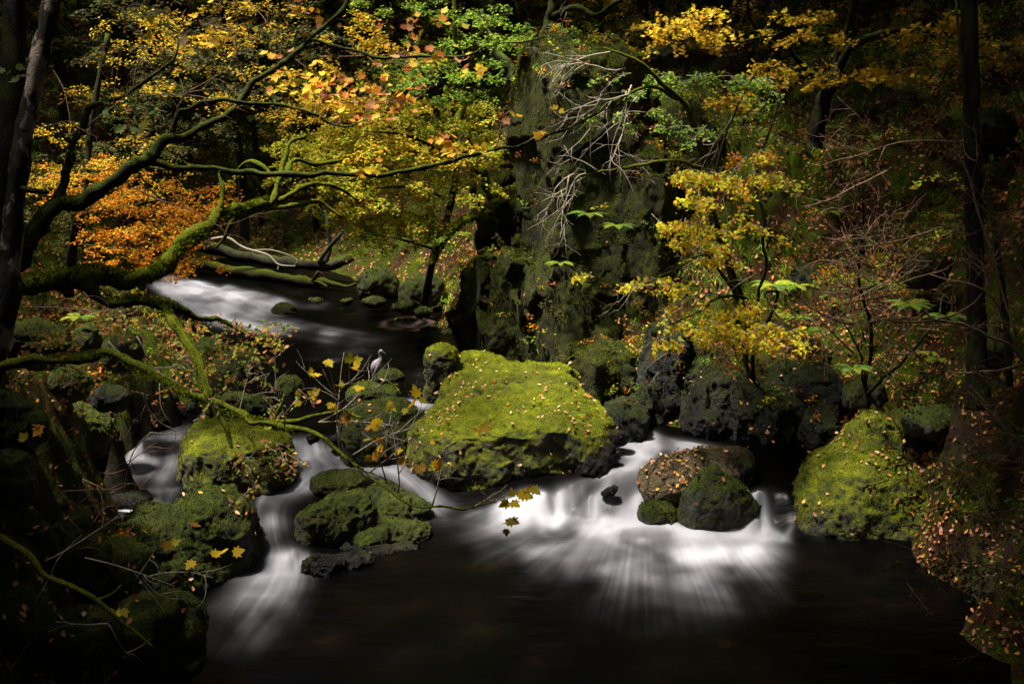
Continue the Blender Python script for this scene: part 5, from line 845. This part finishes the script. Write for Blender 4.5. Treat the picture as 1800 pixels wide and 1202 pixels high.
for a in (('largest fern, on the rock step right of the yellow hazel', 1362, 505, 29.5, .95), ('fern hanging just left of the tall bare shrub, below the largest fern', 1400, 560, 28.6, .6), ('fern low on the crag right of the drooping yellow leaves', 1420, 585, 28, .6), ('fern behind the bare tangled shrub, upper of two', 1560, 505, 25, .6), ('fern behind the bare tangled shrub, lower of two', 1600, 540, 24, .7),
    ('fern on the cliff face below the drooping bare twigs', 1035, 380, 30, .7), ('small fern high on the right part of the cliff', 1085, 400, 30, .6), ('small fern tucked under the cliff overhang', 985, 465, 30, .5), ('tiny fern on the right shoulder of the huge boulder', 1018, 728, 23.7, .26), ('fern low behind the bare shrub near the pointed boulder', 1500, 650, 24, .55), ('dark fern at the foot of the tall right trunk', 1665, 560, 23, .6),
    ('fern on the mossy bank under the lime leaved tree', 800, 415, 40, .8), ('fern on the far slope beyond the fallen logs', 610, 250, 50, 1.1), ('fern beside the gnarled black tree', 870, 395, 36, .7), ('small fern on the left slope above the mossy boulder', 140, 560, 24, .5)): fern(*a)

fsrc = [o for o in S.collection.objects if o.name.startswith('fern') and not o.parent][:3]
p, n = sample(fdv, .16*np.clip((cv[:, 0] > 3.5)*1., 0, 1.5)*(cv[:, 1] > 25)*(cv[:, 1] < 52)*(np.abs(cv[:, 0]) < cv[:, 1]*.46), lambda c, n: n[:, 2] > .2)
p = p[rng.permutation(len(p))[:30]]
for k, a in enumerate(p):
    src = fsrc[k % 3]; c = src.copy(); link(c); c.location = a; c.rotation_euler = (0, 0, rng.random()*6.28); c.scale = (rng.uniform(.7, 1.3),)*3
    for ch in src.children: q = ch.copy(); link(q); q.parent = c
    right = a[0]/a[1] > .1
    tag(c, 'dark green fern among many on the leafy slope of the right bank' if right else 'dark green fern among several on the far slope beyond the river', 'fern', 'ferns up the right slope' if right else 'ferns on the far slope')

# ---- the heron
def heron():
    top = P(650, 667, her[0][1]/1.0*0+dep(650, 667, .45)); o = np.array([her[0][0]+.0, her[0][1], her[0][2]+her[1][2]*.985]); o[0] = P(652, 667, o[1]*.99)[0]
    root = thing('heron', 'grey heron standing upright on a mossy boulder in mid stream', 'bird', o)
    def skin(name, pts, rad, edges=None, mt=None, par=root):
        me = bpy.data.meshes.new(name); e = edges or [(i, i+1) for i in range(len(pts)-1)]; me.from_pydata([tuple(p) for p in pts], e, []); ob = bpy.data.objects.new(name, me); link(ob)
        sk_ = ob.modifiers.new('s', 'SKIN'); 
        for v, r_ in zip(me.skin_vertices[0].data, rad): r_ = np.broadcast_to(r_, (2,))*(1.75 if mt in (grey, dk, pale) else 1.2); v.radius = (float(r_[0]), float(r_[1]))
        me.skin_vertices[0].data[0].use_root = True; ob.modifiers.new('u', 'SUBSURF').levels = 2; ob.modifiers['u'].render_levels = 2
        me.materials.append(mt); ob.parent = par; 
        for p_ in me.polygons: p_.use_smooth = True
        return ob
    def pm(name, col, rough=.8):
        m_, nt_, b_ = mat(name); nt_.links.new(ramp(nt_, noi(nt_, 45, 4, .6, (1, 1, .3)), [(.3, tuple(c*.6 for c in col)), (.7, col)]).outputs[0], b_.inputs['Base Color']); b_.inputs['Roughness'].default_value = rough; return m_
    grey = pm('heron_grey', (.25, .215, .235)); pale = pm('heron_pale', (.42, .39, .39)); dk = pm('heron_wing', (.19, .16, .175)); bill = pm('heron_bill', (.3, .25, .14), .4); leg = pm('heron_leg', (.16, .14, .1), .5); blk = pm('heron_black', (.01, .01, .012), .3)
    X = lambda x, z, y=0: (x, y, z)
    # tail, rump, belly, chest, shoulders, then the S of the neck to the crown: one skin
    skin('body', [X(-.085, .12), X(-.06, .2), X(-.035, .30), X(.0, .40), X(.035, .48), X(.07, .53), X(.1, .58), X(.105, .63), X(.085, .68), X(.075, .72), X(.09, .765), X(.115, .785), X(.145, .775)],
         [.018, .045, .082, .092, .075, .045, .03, .024, .021, .021, .024, .03, .016], mt=grey)
    skin('neck_front', [X(.06, .47, -.03), X(.095, .53, -.03), X(.118, .585, -.022), X(.12, .635, -.016), X(.1, .685, -.016), X(.095, .72, -.016)], [.03, .024, .016, .012, .011, .01], mt=pale)
    for s_ in (-1, 1): skin('wing', [X(.04, .47, s_*.055), X(.0, .41, s_*.082), X(-.04, .31, s_*.078), X(-.08, .2, s_*.05), X(-.11, .09, s_*.02)], [(.035, .02), (.062, .026), (.06, .024), (.04, .018), (.015, .01)], mt=dk)
    skin('tail', [X(-.06, .2), X(-.09, .12), X(-.105, .05)], [.03, .022, .012], mt=grey)
    skin('face', [X(.1, .775, 0), X(.13, .78), X(.155, .77)], [.026, .025, .016], mt=pale)
    skin('bill', [X(.15, .77), X(.19, .74), X(.235, .70)], [.015, .009, .003], mt=bill)
    for s_ in (-1, 1): skin('crown_stripe', [X(.135, .792, s_*.018), X(.1, .798, s_*.018), X(.06, .775, s_*.01), X(.03, .74, s_*.004)], [.008, .009, .006, .003], mt=blk)
    for s_ in (-1, 1):
        e_ = skin('eye', [X(.138, .782, s_*.024), X(.14, .782, s_*.027)], [.006, .005], mt=blk)
    for s_ in (-1, 1): skin('leg', [X(-.01, .3, s_*.035), X(.0, .2, s_*.035), X(-.012, .12, s_*.035), X(.005, .012, s_*.035), X(.05, .004, s_*.045)], [.03, .014, .01, .008, .006], mt=leg)
    for s_ in (-1, 1):
        for a_ in (-.6, .6): skin('toe', [X(.005, .012, s_*.035), X(.045, .004, s_*.035+a_*.04)], [.006, .004], mt=leg)
    root.scale = (1.08,)*3
heron()

# ---- unseen leaf canopy, added to shade the edges; its gaps let the sun in
cn = Buf(); k = 260000; x = rng.uniform(-45, 45, k); y = rng.uniform(-26, 95, k); lo = np.maximum(15.5, 8.3+.083*np.maximum(y, 0)+4.); z = lo+rng.random(k)*5
g = np.stack([x, y, z], -1)-SUN*((z-1.5)/SUN[2])[:, None]
def bump(gx, gy, cx, cy, rx, ry): return np.exp(-(((gx-cx)/rx)**2+((gy-cy)/ry)**2)**1.3)
open_ = np.clip(bump(g[:, 0], g[:, 1], -.3, 24.5, 7.2, 6.8)+1.0*bump(g[:, 0], g[:, 1], -5, 33, 7.6, 12.5)+1.*bump(g[:, 0], g[:, 1], 6., 25., 4.1, 5.3)+.8*bump(g[:, 0], g[:, 1], 7.5, 35, 6, 9)+.9*bump(g[:, 0], g[:, 1], -.6, 12, 3.2, 4.)+.8*bump(g[:, 0], g[:, 1], -6.8, 23.5, 4, 4)+.5*bump(g[:, 0], g[:, 1], -4.3, 19.5, 2.4, 2.5)+.6*bump(g[:, 0], g[:, 1], 3.5, 32, 4, 4)+.6*bump(g[:, 0], g[:, 1], 7., 19, 2.4, 2.)+1.0*bump(g[:, 0], g[:, 1], -8, 44, 6, 8)+.95*bump(g[:, 0], g[:, 1], .6, 17, 3.6, 3)+.6*bump(g[:, 0], g[:, 1], -4, 17.5, 2.6, 3)+.55*bump(g[:, 0], g[:, 1], -8.5, 27, 3.2, 5)+.15*bump(g[:, 0], g[:, 1], 3, 50, 22, 10)+.02, 0, 1)  # gaps shaped so the sun lands on chosen spots
den = 1-open_*np.clip(1.0+.5*noise(g*.45), .3, 1.15)
keep = (rng.random(k) < np.clip(den, 0, 1)) & (noise(g*.8+5) > -.85)
q = np.stack([x, y, z], -1)[keep]
k = 42000; th = rng.uniform(-.25, 1.25, k)*math.pi; rr = rng.uniform(24, 30, k); wall = np.stack([rr*1.5*np.cos(th), 4-rr*np.sin(th), rng.uniform(-1, 21, k)], -1); wall = wall[(wall[:, 1] < 30)]  # leaf screen added behind and beside the camera to block sky light
q = np.vstack([q, wall]); leaves(cn, 'narrow', q, np.array([0, 0, 1.])+rng.normal(size=q.shape)*.5, 1.1*rng.uniform(.6, 1.3, len(q)), cols('dark', len(q)))
tag(cn.build('added_shade_canopy', M['litter']), 'unseen leaf canopy added overhead and downstream to shade the edges of the scene', 'canopy', kind='stuff')
